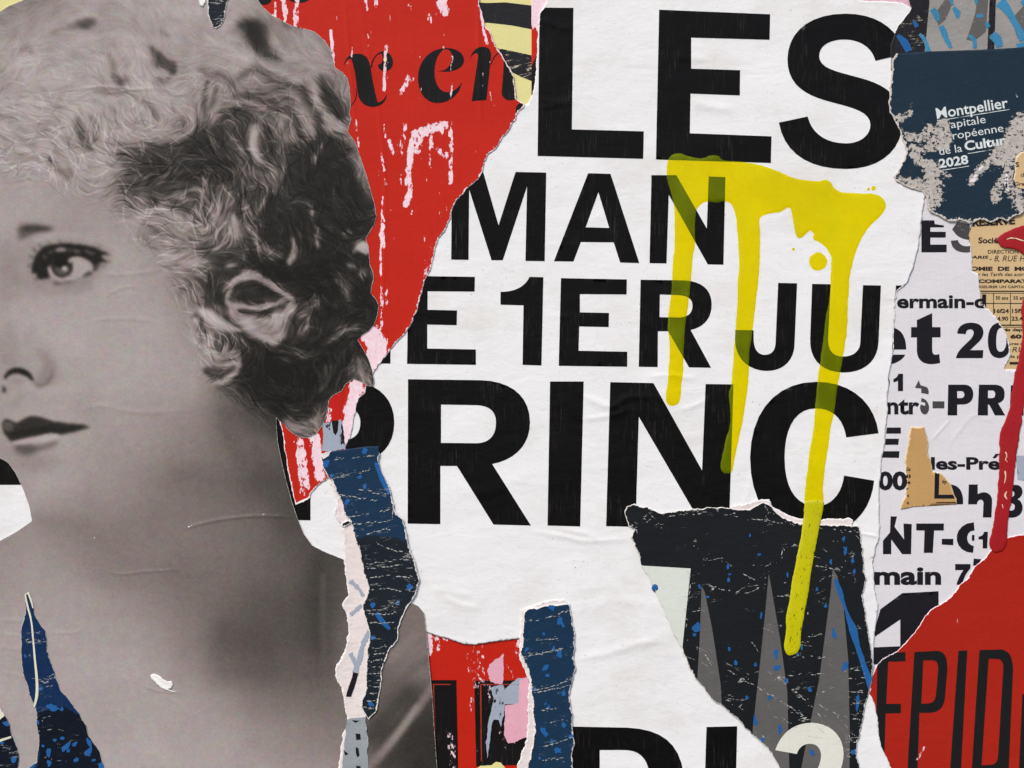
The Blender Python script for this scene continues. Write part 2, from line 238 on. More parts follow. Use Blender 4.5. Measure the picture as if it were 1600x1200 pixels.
def paint_portrait(x0, y0, w, h, step):
    rs = np.random.RandomState(7)
    X = x0 + np.arange(w) * step; Y = y0 + np.arange(h) * step
    G = np.array(COARSE, float)
    gy = np.clip(Y / 50, 0, 23.999); gx = np.clip(X / 50, 0, 12.999)
    iy = gy.astype(int); ix = gx.astype(int); fy = gy - iy; fx = gx - ix
    fy = fy * fy * (3 - 2 * fy) * .5 + fy * .5; fx = fx * fx * (3 - 2 * fx) * .5 + fx * .5
    L = (G[np.ix_(iy, ix)] * (1 - fx) + G[np.ix_(iy, ix + 1)] * fx) * (1 - fy)[:, None] + (G[np.ix_(iy + 1, ix)] * (1 - fx) + G[np.ix_(iy + 1, ix + 1)] * fx) * fy[:, None]
    L += 6 * np.clip((Y - 820) / 120, 0, 1)[:, None] * np.clip((420 - X) / 120, 0, 1)[None, :]
    XX, YY = np.meshgrid(X, Y)
    # slight domain warp so that brush edges are not mechanical
    wx = (smooth_noise((h, w), 14, rs) - .5) * 5 + (smooth_noise((h, w), 5, rs) - .5) * 2.5
    wy = (smooth_noise((h, w), 14, rs) - .5) * 5 + (smooth_noise((h, w), 5, rs) - .5) * 2.5
    hair = np.zeros((h, w)); inside = poly_mask(HAIR, XX.ravel(), YY.ravel()).reshape(h, w)
    hair = blur(inside.astype(float), 9)
    # flow of the hair from the strokes
    c2 = np.full((h, w), 1e-4); s2 = np.full((h, w), 1e-4)
    for tone, wd, op, pts in BRUSH:
        p = catmull(pts, 4)
        face = (pts[0][0] < 175 and pts[0][1] > 330) or pts[0][1] > 700
        for (ax, ay), (bx, by) in zip(p[:-1], p[1:]):
            r = 45
            i0 = max(int((min(ax, bx) - r - x0) / step), 0); i1 = min(int((max(ax, bx) + r - x0) / step) + 1, w)
            j0 = max(int((min(ay, by) - r - y0) / step), 0); j1 = min(int((max(ay, by) + r - y0) / step) + 1, h)
            if i1 <= i0 or j1 <= j0 or face: continue
            d, t = seg_dist(XX[j0:j1, i0:i1], YY[j0:j1, i0:i1], ax, ay, bx, by)
            a = math.atan2(by - ay, bx - ax) * 2
            g = np.exp(-(d / 14) ** 2) + .02 * np.exp(-(d / 35) ** 2)
            c2[j0:j1, i0:i1] += g * math.cos(a); s2[j0:j1, i0:i1] += g * math.sin(a)
    ang = np.arctan2(s2, c2) / 2 + (smooth_noise((h, w), 10, rs) - .5) * .9 + (smooth_noise((h, w), 26, rs) - .5) * 1.4
    dx = np.cos(ang); dy = np.sin(ang)
    fr = np.zeros((h, w)); 
    base_noise = rs.rand(h, w); mid = smooth_noise((h, w), 3.2, rs); big = smooth_noise((h, w), 7, rs)
    jj, ii = np.mgrid[0:h, 0:w].astype(float)
    acc = np.zeros((h, w)); acc2 = np.zeros((h, w)); acc3 = np.zeros((h, w)); tot = 0
    for sgn in (1, -1):
        px, py = ii.copy(), jj.copy(); pdx, pdy = dx * sgn, dy * sgn
        for k in range(7):
            acc += bilinear(base_noise, py, px); acc2 += bilinear(mid, py, px); acc3 += bilinear(big, py, px); tot += 1
            ix_ = np.clip(px, 0, w - 1).astype(int); iy_ = np.clip(py, 0, h - 1).astype(int)
            ndx, ndy = dx[iy_, ix_], dy[iy_, ix_]
            f = np.sign(ndx * pdx + ndy * pdy); f[f == 0] = 1
            pdx, pdy = ndx * f, ndy * f
            px += pdx; py += pdy
    def norm(a):
        a = a - blur(a, 12); return a / (a.std() + 1e-9)
    flow = norm(acc) * .7 + norm(acc2) * .6 + norm(acc3) * .4
    flow = np.clip(flow, -2.4, 2.4)
    def fills(lst, L):
        for tone, bl, op, poly in lst:
            xs = [q[0] for q in poly]; ys = [q[1] for q in poly]; r = bl * 4 + 4
            i0 = max(int((min(xs) - r - x0) / step), 0); i1 = min(int((max(xs) + r - x0) / step) + 1, w)
            j0 = max(int((min(ys) - r - y0) / step), 0); j1 = min(int((max(ys) + r - y0) / step) + 1, h)
            k = 2.2 if bl > 5 else .25
            m = poly_mask(catmull(poly, 5, True), (XX + wx * k)[j0:j1, i0:i1].ravel(), (YY + wy * k)[j0:j1, i0:i1].ravel()).reshape(j1 - j0, i1 - i0)
            A = blur(m, max(bl / step, .6)) * op
            if bl > 5: A *= np.clip(1 + .22 * flow[j0:j1, i0:i1], 0, 1.3); A = np.clip(A, 0, 1)
            L[j0:j1, i0:i1] = L[j0:j1, i0:i1] * (1 - A) + tone * A
        return L
    for tone, bl, op, poly in FACE:
        A = blur(poly_mask(catmull(poly, 5, True), XX.ravel(), YY.ravel()).reshape(h, w), bl / step) * op
        L = L * (1 - A) + tone * A
    L = fills([f for f in FILL if f[1] > 5], L)
    # strokes
    for tone, wd, op, pts in BRUSH:
        p = catmull(pts, 5)
        face = (pts[0][0] < 175 and pts[0][1] > 330) or pts[0][1] > 700
        A = None
        xs = [q[0] for q in p]; ys = [q[1] for q in p]; r = wd * 2.2 + 6
        i0 = max(int((min(xs) - r - x0) / step), 0); i1 = min(int((max(xs) + r - x0) / step) + 1, w)
        j0 = max(int((min(ys) - r - y0) / step), 0); j1 = min(int((max(ys) + r - y0) / step) + 1, h)
        if i1 <= i0 or j1 <= j0: continue
        k = .25 if face else 1.0
        sx = XX[j0:j1, i0:i1] + wx[j0:j1, i0:i1] * k; sy = YY[j0:j1, i0:i1] + wy[j0:j1, i0:i1] * k
        A = np.zeros(sx.shape); n = len(p) - 1
        for q in range(n):
            d, t = seg_dist(sx, sy, p[q][0], p[q][1], p[q + 1][0], p[q + 1][1])
            u = (q + t) / n
            ww = wd * (1 if face else (.55 + .45 * np.sin(np.pi * np.clip(u, 0, 1)) ** .6))
            if wd < 12: a_ = 1 / (1 + np.exp((d / ww - .82) * (7 if face else 3.2)))
            else: a_ = np.exp(-(d / ww) ** 2)
            A = np.maximum(A, a_)
        A *= op
        if not face: A *= np.clip(1 + .28 * flow[j0:j1, i0:i1], 0, 1.25); A = np.clip(A, 0, 1)
        L[j0:j1, i0:i1] = L[j0:j1, i0:i1] * (1 - A) + tone * A
    # single hairs following the flow
    ns = 11000; sy = rs.rand(ns) * h; sx = rs.rand(ns) * w; acc4 = np.zeros((h, w)); sg = np.where(rs.rand(ns) < .55, 1.0, -1.0)
    ln = rs.randint(8, 34, ns); pdx = np.ones(ns); pdy = np.zeros(ns); curl = (rs.rand(ns) - .5) * np.where(rs.rand(ns) < .4, .55, .12)
    for k in range(68):
        ii_ = np.clip(sx.astype(int), 0, w - 2); jj_ = np.clip(sy.astype(int), 0, h - 2)
        ddx, ddy = dx[jj_, ii_], dy[jj_, ii_]; f = np.sign(ddx * pdx + ddy * pdy); f[f == 0] = 1
        nx_, ny_ = ddx * f + pdx * 3.4, ddy * f + pdy * 3.4; nn_ = np.hypot(nx_, ny_) + 1e-9; nx_ /= nn_; ny_ /= nn_
        c_, s_ = np.cos(curl), np.sin(curl); pdx, pdy = nx_ * c_ - ny_ * s_, nx_ * s_ + ny_ * c_
        sx += pdx * .5; sy += pdy * .5; live = (k < ln * 2) & (sx > 0) & (sx < w - 2) & (sy > 0) & (sy < h - 2)
        fx_ = sx - np.floor(sx); fy_ = sy - np.floor(sy); ii_ = np.clip(sx.astype(int), 0, w - 2); jj_ = np.clip(sy.astype(int), 0, h - 2); v = sg * live * np.sin(np.pi * np.clip(k / (ln * 2.0), 0, 1))
        for oy, ox, wt in ((0, 0, (1 - fx_) * (1 - fy_)), (0, 1, fx_ * (1 - fy_)), (1, 0, (1 - fx_) * fy_), (1, 1, fx_ * fy_)): np.add.at(acc4, (jj_ + oy, ii_ + ox), v * wt)
    acc4 = np.clip(acc4, -2.2, 2.2)
    L = blur(L, 1.0)
    L = L + acc4 * (6 + 15 * np.exp(-((L - 105) / 40) ** 2)) * hair * np.clip((YY + 20) / 240, .25, 1) * np.where(L < 50, .5, 1)
    L = fills([f for f in FILL if f[1] <= 5], L)
    L = L + acc4 * 7 * hair * np.clip((YY - 60) / 150, 0, 1) * np.clip((L - 30) / 40, .3, 1)
    amp = 5 + 10 * np.exp(-((L - 100) / 32) ** 2)
    amp = np.where(L < 58, 3.5 + np.clip(L - 40, 0, 20) * .2, amp)
    clump = (smooth_noise((h, w), 26, rs) - .5) * 14 + (smooth_noise((h, w), 11, rs) - .5) * 12
    L = L + clump * hair * np.clip(L / 130, .25, 1)
    # locks get finer where hair is bright and blurred near the top (out of focus print)
    fl = blur(flow, 1.0) * .35 + flow * .75
    L = L + fl * amp * hair * np.clip((YY + 40) / 260, .55, 1)
    # skin: soft unevenness
    L += (smooth_noise((h, w), 40, rs) - .5) * 7 * (1 - hair)
    L += (smooth_noise((h, w), 2.5, rs) - .5) * 5 + (rs.rand(h, w) - .5) * 9
    L = 128 + (L - 128) * 1.06 - 6
    return np.clip(L, 20, 205)
rng = random.Random(11)
def lin(c):
    return tuple((v / 255 / 12.92) if v <= 10.3 else (((v / 255) + .055) / 1.055) ** 2.4 for v in c)

def vnoise1(s, seed):
    s = np.asarray(s, float); i = np.floor(s).astype(int); f = s - i; f = f * f * (3 - 2 * f)
    def hsh(k): return np.modf(np.abs(np.sin(k * 127.1 + seed * 311.7) * 43758.5453))[0] * 2 - 1
    return hsh(i) * (1 - f) + hsh(i + 1) * f

def vnoise2(x, y, seed):
    ix = np.floor(x); iy = np.floor(y); fx = x - ix; fy = y - iy
    fx = fx * fx * (3 - 2 * fx); fy = fy * fy * (3 - 2 * fy)
    def hsh(a, b): return np.modf(np.abs(np.sin(a * 127.1 + b * 311.7 + seed * 74.7) * 43758.5453))[0] * 2 - 1
    return (hsh(ix, iy) * (1 - fx) + hsh(ix + 1, iy) * fx) * (1 - fy) + (hsh(ix, iy + 1) * (1 - fx) + hsh(ix + 1, iy + 1) * fx) * fy

def path(s, n=9):
    """svg-like path -> list of closed polylines"""
    tok = s.replace(',', ' ').split(); out = []; cur = []; i = 0; cmd = None
    while i < len(tok):
        if tok[i] in 'MLCZ': cmd = tok[i]; i += 1
        if cmd == 'Z':
            if cur: out.append(cur); cur = []
            continue
        if cmd == 'M':
            if cur: out.append(cur)
            cur = [(float(tok[i]), float(tok[i + 1]))]; i += 2; cmd = 'L'
        elif cmd == 'L':
            cur.append((float(tok[i]), float(tok[i + 1]))); i += 2
        elif cmd == 'C':
            p = [cur[-1]] + [(float(tok[i + k]), float(tok[i + k + 1])) for k in (0, 2, 4)]; i += 6
            for k in range(1, n + 1):
                t = k / n; u = 1 - t
                cur.append(tuple(u ** 3 * p[0][a] + 3 * u * u * t * p[1][a] + 3 * u * t * t * p[2][a] + t ** 3 * p[3][a] for a in (0, 1)))
    if cur: out.append(cur)
    return out

KEEP = []
def rough(pts, amp, seed, step=2.2, smooth=False):
    """closed outline; each point may carry its own roughness as third value"""
    P = [(p[0], p[1], (p[2] if len(p) > 2 else amp)) for p in pts]
    if smooth:
        c = catmull(P, 6, True); P = [(c[k][0], c[k][1], P[k // 6][2]) for k in range(len(c))]
    out = []; s = 0.0; n = len(P)
    for i in range(n):
        x1, y1, a1 = P[i]; x2, y2, a2 = P[(i + 1) % n]
        L = math.hypot(x2 - x1, y2 - y1)
        st = step if a1 > 0 else 9
        m = max(int(L / st), 1)
        for k in range(m):
            t = k / m
            out.append((x1 + (x2 - x1) * t, y1 + (y2 - y1) * t, a1 if a1 > 0 else 0, s + L * t))
        s += L
    A = np.array(out); S = A[:, 3]
    a = A[:, 2]; a = np.minimum(a, np.roll(a, 1))
    dx = vnoise1(S / 11, seed) * .55 + vnoise1(S / 4.5, seed + 1) * .35 + vnoise1(S / 2, seed + 2) * .3
    dy = vnoise1(S / 11, seed + 5) * .55 + vnoise1(S / 4.5, seed + 6) * .35 + vnoise1(S / 2, seed + 7) * .3
    res = [(x, y) for x, y in zip(A[:, 0] + dx * a, A[:, 1] + dy * a)]
    FLAGS[id(res)] = A[:, 2] > .35; KEEP.append(res)
    return res

FLAGS = {}
def edge_distance(px, py, poly, cap=14):
    Q = np.array(poly, float); R = np.roll(Q, -1, 0); best = np.full(len(px), float(cap)); fl = FLAGS.get(id(poly))
    for i, (a, b) in enumerate(zip(Q, R)):
        if fl is not None and not fl[i]: continue
        m = (px > min(a[0], b[0]) - cap) & (px < max(a[0], b[0]) + cap) & (py > min(a[1], b[1]) - cap) & (py < max(a[1], b[1]) + cap)
        if not m.any(): continue
        d, _ = seg_dist(px[m], py[m], a[0], a[1], b[0], b[1])
        best[m] = np.minimum(best[m], d)
    return best

# folds and wrinkles pressed through the whole pile of paper: (points, height mm, half width mm)
CREASES = [
 ([(285,826),(320,817),(350,811),(400,806),(465,808)], .9, 2.6), ([(168,893),(190,897),(230,893),(290,889)], .5, 2.4),
 ([(120,140),(160,136),(215,140),(250,137)], .6, 2.6), ([(160,146),(200,143)], .5, 2),
 ([(560,0),(600,250),(596,520)], .5, 3.2), ([(538,0),(545,80),(556,200)], .5, 3), ([(747,0),(748,90),(752,210)], .6, 3),
 ([(895,606),(930,628),(958,634),(985,620),(1040,622)], 1.1, 5), ([(905,655),(950,650),(985,640)], .8, 4), ([(1010,590),(1045,586),(1090,592)], .7, 4),
 ([(830,830),(880,838),(915,845),(985,842)], .9, 4), ([(870,824),(905,832),(940,842)], .7, 4), ([(1062,640),(1080,636),(1110,622)], .8, 4),
 ([(845,30),(870,40),(897,46)], 1.0, 5), ([(843,155),(870,160),(900,158)], .9, 5), ([(842,168),(870,166)], .7, 4),
 ([(1050,86),(1075,90),(1110,93)], .9, 6), ([(1080,158),(1110,166),(1150,172)], .9, 6),
 ([(905,1030),(950,1020),(1000,1005),(1040,1000)], 1.0, 6), ([(690,930),(720,945),(750,950)], .8, 5), ([(670,920),(740,930)], .6, 5),
 ([(1345,833),(1373,839)], .9, 2.2), ([(1480,700),(1520,650),(1545,660)], .4, 3), ([(1455,690),(1485,655)], .5, 2),
 ([(150,430),(210,428),(260,420)], .35, 3.5), ([(160,465),(190,450),(215,448)], .35, 3), ([(140,500),(200,498),(250,504)], .35, 3.5), ([(130,640),(160,634),(220,645),(300,640)], .4, 4),
 ([(0,968),(30,970),(60,966)], .35, 3), ([(0,990),(40,994),(80,990)], .3, 3), ([(75,988),(110,989),(130,984)], .35, 3), ([(0,1050),(30,1055),(60,1065)], .3, 3), ([(0,1010),(35,1016)], .3, 3),
 ([(250,1085),(280,1100),(300,1125)], .3, 3), ([(225,1072),(250,1080),(285,1082)], .5, 2.2), ([(0,160),(70,165),(120,158)], .25, 4), ([(20,255),(90,262),(190,260)], .3, 4),
 ([(1000,450),(1080,470),(1130,462)], .5, 7), ([(820,330),(900,345),(960,330)], .4, 8), ([(700,760),(760,770),(830,740)], .5, 8), ([(940,900),(1000,960),(1010,1020)], .5, 7),
 ([(1180,730),(1160,800)], .5, 5), ([(1330,450),(1390,465),(1395,470)], .35, 5), ([(1240,620),(1330,700)], .3, 6), ([(880,960),(960,940),(1050,950)], .6, 9),
]
CR = [(catmull(p, 5), hgt, wd) for p, hgt, wd in CREASES]
def height(px, py):
    px = np.asarray(px, float); py = np.asarray(py, float)
    h = 1.1 * vnoise2(px / 260, py / 190, 3) + .35 * vnoise2(px / 90, py / 48, 4) + .09 * vnoise2(px / 40, py / 22, 5)
    for pts, hgt, wd in CR:
        xs = [p[0] for p in pts]; ys = [p[1] for p in pts]; r = wd * 3.2
        m = (px > min(xs) - r) & (px < max(xs) + r) & (py > min(ys) - r) & (py < max(ys) + r)
        if not m.any(): continue
        x = px[m]; y = py[m]; best = np.full(len(x), 1e9); u = np.zeros(len(x)); n = len(pts) - 1
        for k in range(n):
            d, t = seg_dist(x, y, *pts[k], *pts[k + 1]); q = d < best
            best[q] = d[q]; u[q] = ((k + t) / n)[q]
        h[m] += hgt * np.exp(-(best / wd) ** 2) * np.clip(np.sin(np.pi * np.clip(u, .02, .98)) * 1.6, 0, 1)
    return h

def link(o, parent=None):
    scene.collection.objects.link(o)
    if parent is not None:
        o.parent = parent; o.location = o.location - parent.location
    return o

def thing(name, label, cat, cx, cy, d=0, group=None):
    o = bpy.data.objects.new(name, None); o.empty_display_size = .02
    o.location = W(cx, cy, d); scene.collection.objects.link(o)
    o['label'] = label; o['category'] = cat
    if group: o['group'] = group
    return o

def make_mesh(name, X, Y, D, faces, mat, parent, edge=None, wear=None, smooth=True, skirt=0):
    """X,Y layout mm, D depth mm; mesh centred on its own middle"""
    X = np.asarray(X, float); Y = np.asarray(Y, float); D = np.asarray(D, float); n = len(X)
    faces = np.asarray(faces, np.int64)
    if skirt:
        # walls down to the layer below along the border
        E = {}
        for f in faces:
            for a, b in ((f[0], f[1]), (f[1], f[2]), (f[2], f[0])):
                if (b, a) in E: del E[(b, a)]
                else: E[(a, b)] = 1
        bv = sorted({v for e in E for v in e}); mp = {v: n + i for i, v in enumerate(bv)}
        bi = np.array(bv, int)
        X = np.concatenate([X, X[bi]]); Y = np.concatenate([Y, Y[bi]]); D = np.concatenate([D, D[bi] - skirt])
        if edge is not None: edge = np.concatenate([edge, edge[bi]])
        if wear is not None: wear = np.concatenate([wear, wear[bi]])
        ex = []
        for a, b in E: ex.append((b, a, mp[a])); ex.append((b, mp[a], mp[b]))
        nf = len(faces); faces = np.concatenate([faces, np.array(ex, np.int64)])
    cx, cy = (X.min() + X.max()) / 2, (Y.min() + Y.max()) / 2; cd = float(D.mean())
    co = np.stack([(X - cx) * .001, -(D - cd) * .001, -(Y - cy) * .001], 1).astype(np.float32)
    me = bpy.data.meshes.new(name)
    me.vertices.add(len(co)); me.vertices.foreach_set('co', co.ravel())
    k = faces.shape[1]
    me.loops.add(len(faces) * k); me.loops.foreach_set('vertex_index', faces.ravel().astype(np.int32))
    me.polygons.add(len(faces)); me.polygons.foreach_set('loop_start', np.arange(0, len(faces) * k, k, dtype=np.int32))
    me.update(calc_edges=True)
    sm = np.ones(len(faces), bool)
    if skirt: sm[nf:] = False
    me.polygons.foreach_set('use_smooth', sm)
    if edge is not None:
        a = me.attributes.new('edge', 'FLOAT', 'POINT'); a.data.foreach_set('value', edge.astype(np.float32))
    if wear is not None:
        a = me.attributes.new('wear', 'FLOAT_COLOR', 'POINT')
        a.data.foreach_set('color', np.concatenate([wear, np.ones((len(wear), 1))], 1).astype(np.float32).ravel())
    me.materials.append(mat); me.validate()
    o = bpy.data.objects.new(name, me); o.location = W(cx, cy, cd)
    return link(o, parent)

def tri(paths, inner=None, spacing=0, clip=None, dense=None):
    """constrained triangulation of even-odd paths with inner points; returns X,Y,faces (counter-clockwise seen from the viewer)"""
    V = []; E = []
    for p in list(paths) + ([clip] if clip is not None else []):
        s = len(V); q = [p[0]]
        for a in p[1:]:
            if abs(a[0] - q[-1][0]) + abs(a[1] - q[-1][1]) > .02: q.append(a)
        V += q; E += [(s + i, s + (i + 1) % len(q)) for i in range(len(q))]
    xs = [v[0] for v in V]; ys = [v[1] for v in V]
    def inside(px, py):
        m = np.zeros(len(px), bool)
        for p in paths: m ^= poly_mask(p, px, py)
        if clip is not None: m &= poly_mask(clip, px, py)
        return m
    add = []
    if spacing:
        gx = np.arange(min(xs), max(xs), spacing); gy = np.arange(min(ys), max(ys), spacing * .9)
        GX, GY = np.meshgrid(gx, gy); GX = GX + (np.arange(len(gy)) % 2)[:, None] * spacing * .5
        add.append(np.stack([GX.ravel(), GY.ravel()], 1))
    x0, x1, y0, y1 = min(xs), max(xs), min(ys), max(ys)
    if spacing and spacing > 3:
        for pts, hgt, wd in CR:
            pp = [p for p in pts if x0 < p[0] < x1 and y0 < p[1] < y1]
            if len(pp) < 2: continue
            A = np.array(pts, float); L = np.hypot(*np.diff(A, axis=0).T)
            for k in range(len(A) - 1):
                m = max(int(L[k] / 3.0), 1); d = (A[k + 1] - A[k]) / (L[k] + 1e-9); nn = np.array([-d[1], d[0]])
                for j in range(m):
                    c = A[k] + (A[k + 1] - A[k]) * j / m
                    add.append(np.array([c + nn * wd * f for f in (-2.2, -1.3, -.6, 0, .6, 1.3, 2.2)]))
    if dense: add += dense
    if inner is not None and len(inner): add.append(np.asarray(inner, float).reshape(-1, 2))
    if add:
        A = np.concatenate(add); A = A[(A[:, 0] > x0) & (A[:, 0] < x1) & (A[:, 1] > y0) & (A[:, 1] < y1)]
        A = A[inside(A[:, 0], A[:, 1])]
        V = V + [tuple(a) for a in A]
    vs_, es_, fs_, *_ = delaunay_2d_cdt([Vector((v[0], v[1])) for v in V], E, [], 0, 1e-4, False)
    P = np.array([(v.x, v.y) for v in vs_]); F = np.array([f for f in fs_ if len(f) == 3], int)
    c = P[F].mean(1)
    F = F[inside(c[:, 0], c[:, 1])]
    a, b, d = P[F[:, 0]], P[F[:, 1]], P[F[:, 2]]
    cr = (b[:, 0] - a[:, 0]) * (d[:, 1] - a[:, 1]) - (b[:, 1] - a[:, 1]) * (d[:, 0] - a[:, 0])
    F = F[np.abs(cr) > 1e-5]; cr = cr[np.abs(cr) > 1e-5]
    F[cr > 0] = F[cr > 0][:, ::-1]            # y runs down, so flip to face the viewer
    used = np.unique(F); mp = np.full(len(P), -1); mp[used] = np.arange(len(used))
    return P[used, 0], P[used, 1], mp[F]

def wear_field(X, Y, strokes):
    w = np.zeros((len(X), 3))
    for ch, wd, st, pts in strokes:
        xs = [p[0] for p in pts]; ys = [p[1] for p in pts]; r = wd * 1.7 + 1
        m = (X > min(xs) - r) & (X < max(xs) + r) & (Y > min(ys) - r) & (Y < max(ys) + r)
        if not m.any(): continue
        x = X[m]; y = Y[m]; best = np.full(len(x), 1e9)
        if len(pts) == 1: pts = [pts[0], (pts[0][0] + .1, pts[0][1])]
        for a, b in zip(pts[:-1], pts[1:]):
            d, _ = seg_dist(x, y, a[0], a[1], b[0], b[1]); best = np.minimum(best, d)
        v = st * np.clip(1.55 - best / (wd * .5) * .75, 0, 1)
        w[m, ch] = np.maximum(w[m, ch], v)
    return w

class Sheet:
    """one sheet of torn paper: an Empty, a paper mesh, prints clipped to its torn outline"""
    def __init__(s, name, label, outline, z, mat, amp=1.5, spacing=8, lift=.2, thick=.9, strokes=(), smooth=False, cat='poster', seed=0, base=(0, 0, 0), part='paper', holes=(), step=2.2, group=None):
        s.out = rough(outline, amp, seed or rng.random() * 99, step, smooth) if amp or smooth or any(len(p) > 2 for p in outline) else [p[:2] for p in outline]
        if not (amp or smooth): FLAGS[id(s.out)] = np.zeros(len(s.out), bool); KEEP.append(s.out)
        s.z = z; s.lift = lift * 1.7; s.strokes = list(strokes); s.base = np.array(base, float)
        xs = [p[0] for p in s.out]; ys = [p[1] for p in s.out]
        s.t = thing(name, label, cat, (min(xs) + max(xs)) / 2, (min(ys) + max(ys)) / 2, z, group)
        s.holes = [rough(h, amp, 5 + i) for i, h in enumerate(holes)]
        s.seed = rng.random() * 50
        X, Y, F = tri([s.out] + s.holes, spacing=spacing, inner=s.rings(), dense=s.dense())
        s.paper = s.finish(part, X, Y, F, mat, z, skirt=thick)
    def rings(s):
        out = []
        for poly in [s.out] + s.holes:
            A = np.array(poly, float); T = np.roll(A, -1, 0) - np.roll(A, 1, 0); T /= (np.hypot(T[:, 0], T[:, 1]) + 1e-9)[:, None]
            N = np.stack([-T[:, 1], T[:, 0]], 1)
            keep = np.arange(len(A)) % 2 == 0
            for d in (2.2, 5, 9): out += [A[keep] + N[keep] * d, A[keep] - N[keep] * d]
        R = np.concatenate(out); f = FLAGS.pop(id(s.out), None); e = edge_distance(R[:, 0], R[:, 1], s.out)
        if f is not None: FLAGS[id(s.out)] = f
        return R[e > 1.4]
    def dense(s):
        out = []
        for ch, wd, st, pts in s.strokes:
            if ch == 2: continue
            xs = [p[0] for p in pts]; ys = [p[1] for p in pts]; sp = min(max(wd * .35, 1.6), 4)
            gx, gy = np.meshgrid(np.arange(min(xs) - wd, max(xs) + wd, sp), np.arange(min(ys) - wd, max(ys) + wd, sp))
            g = np.stack([gx.ravel(), gy.ravel()], 1)
            best = np.full(len(g), 1e9); pp = pts if len(pts) > 1 else [pts[0], (pts[0][0] + .1, pts[0][1])]
            for a, b in zip(pp[:-1], pp[1:]):
                d, _ = seg_dist(g[:, 0], g[:, 1], a[0], a[1], b[0], b[1]); best = np.minimum(best, d)
            out.append(g[best < wd * 1.1])
        return out
    def depth(s, X, Y, z, e):
        return height(X, Y) + z + s.lift * np.exp(-e / 5) * (1 + .8 * vnoise2(X / 17, Y / 17, s.seed))
    def finish(s, name, X, Y, F, mat, z, skirt=0, parent=None, label=None):
        e = edge_distance(X, Y, s.out)
        for h in s.holes: e = np.minimum(e, edge_distance(X, Y, h))
        w = np.maximum(wear_field(X, Y, s.strokes), s.base)
        o = make_mesh(name, X, Y, s.depth(X, Y, z, e), F, mat, parent or s.t, e, w, skirt=skirt)
        if label: o['label'] = label
        return o
    def ink(s, name, paths, mat, label=None, dz=.3, spacing=8, clip=True, dense=True):
        if isinstance(paths, str): paths = path(paths)
        paths = [sub(p, 6) for p in paths]
        xs = [q[0] for p in paths for q in p]; ys = [q[1] for p in paths for q in p]
        dd = None
        if dense:
            A = np.concatenate([np.zeros((0, 2))] + s.dense() + [s.rings()])
            A = A[(A[:, 0] > min(xs)) & (A[:, 0] < max(xs)) & (A[:, 1] > min(ys)) & (A[:, 1] < max(ys))]
            dd = [A]
        cl = None
        if clip:
            m = poly_mask(s.out, np.array(xs), np.array(ys))
            cl = None if m.all() else s.out
        X, Y, F = tri(paths, spacing=spacing, clip=cl, dense=dd)
        return s.finish(name, X, Y, F, mat, s.z + dz, label=label)
    def text(s, body, x0, x1, base, cap, mat, name='text_line', bold=.0, rot=0, shear=0, dz=.3, label=None):
        cu = bpy.data.curves.new('t', 'FONT'); cu.body = body; cu.size = 1; cu.resolution_u = 3; cu.offset = bold
        ob = bpy.data.objects.new('t', cu); scene.collection.objects.link(ob)
        dg = bpy.context.evaluated_depsgraph_get()
        me = bpy.data.meshes.new_from_object(ob.evaluated_get(dg))
        co = np.zeros(len(me.vertices) * 3); me.vertices.foreach_get('co', co); co = co.reshape(-1, 3)
        me.calc_loop_triangles(); F = np.array([list(t.vertices) for t in me.loop_triangles], int)
        bpy.data.objects.remove(ob); bpy.data.curves.remove(cu); bpy.data.meshes.remove(me)
        u0, u1 = co[:, 0].min(), co[:, 0].max()
        ysc = cap / (.729 + 2 * bold); xsc = (x1 - x0) / (u1 - u0)
        u = (co[:, 0] - u0) * xsc; v = (co[:, 1] + bold) * ysc; u = u + v * shear
        c, sn = math.cos(math.radians(rot)), math.sin(math.radians(rot))
        X = x0 + u * c + v * sn; Y = base - (v * c - u * sn) * 1.0
        Y = base - v * c - u * sn
        X = x0 + u * c - v * sn
        a, b, d = F[:, 0], F[:, 1], F[:, 2]
        cr = (X[b] - X[a]) * (Y[d] - Y[a]) - (Y[b] - Y[a]) * (X[d] - X[a])
        F[cr > 0] = F[cr > 0][:, ::-1]
        return s.finish(name, X, Y, F, mat, s.z + dz, label=label)

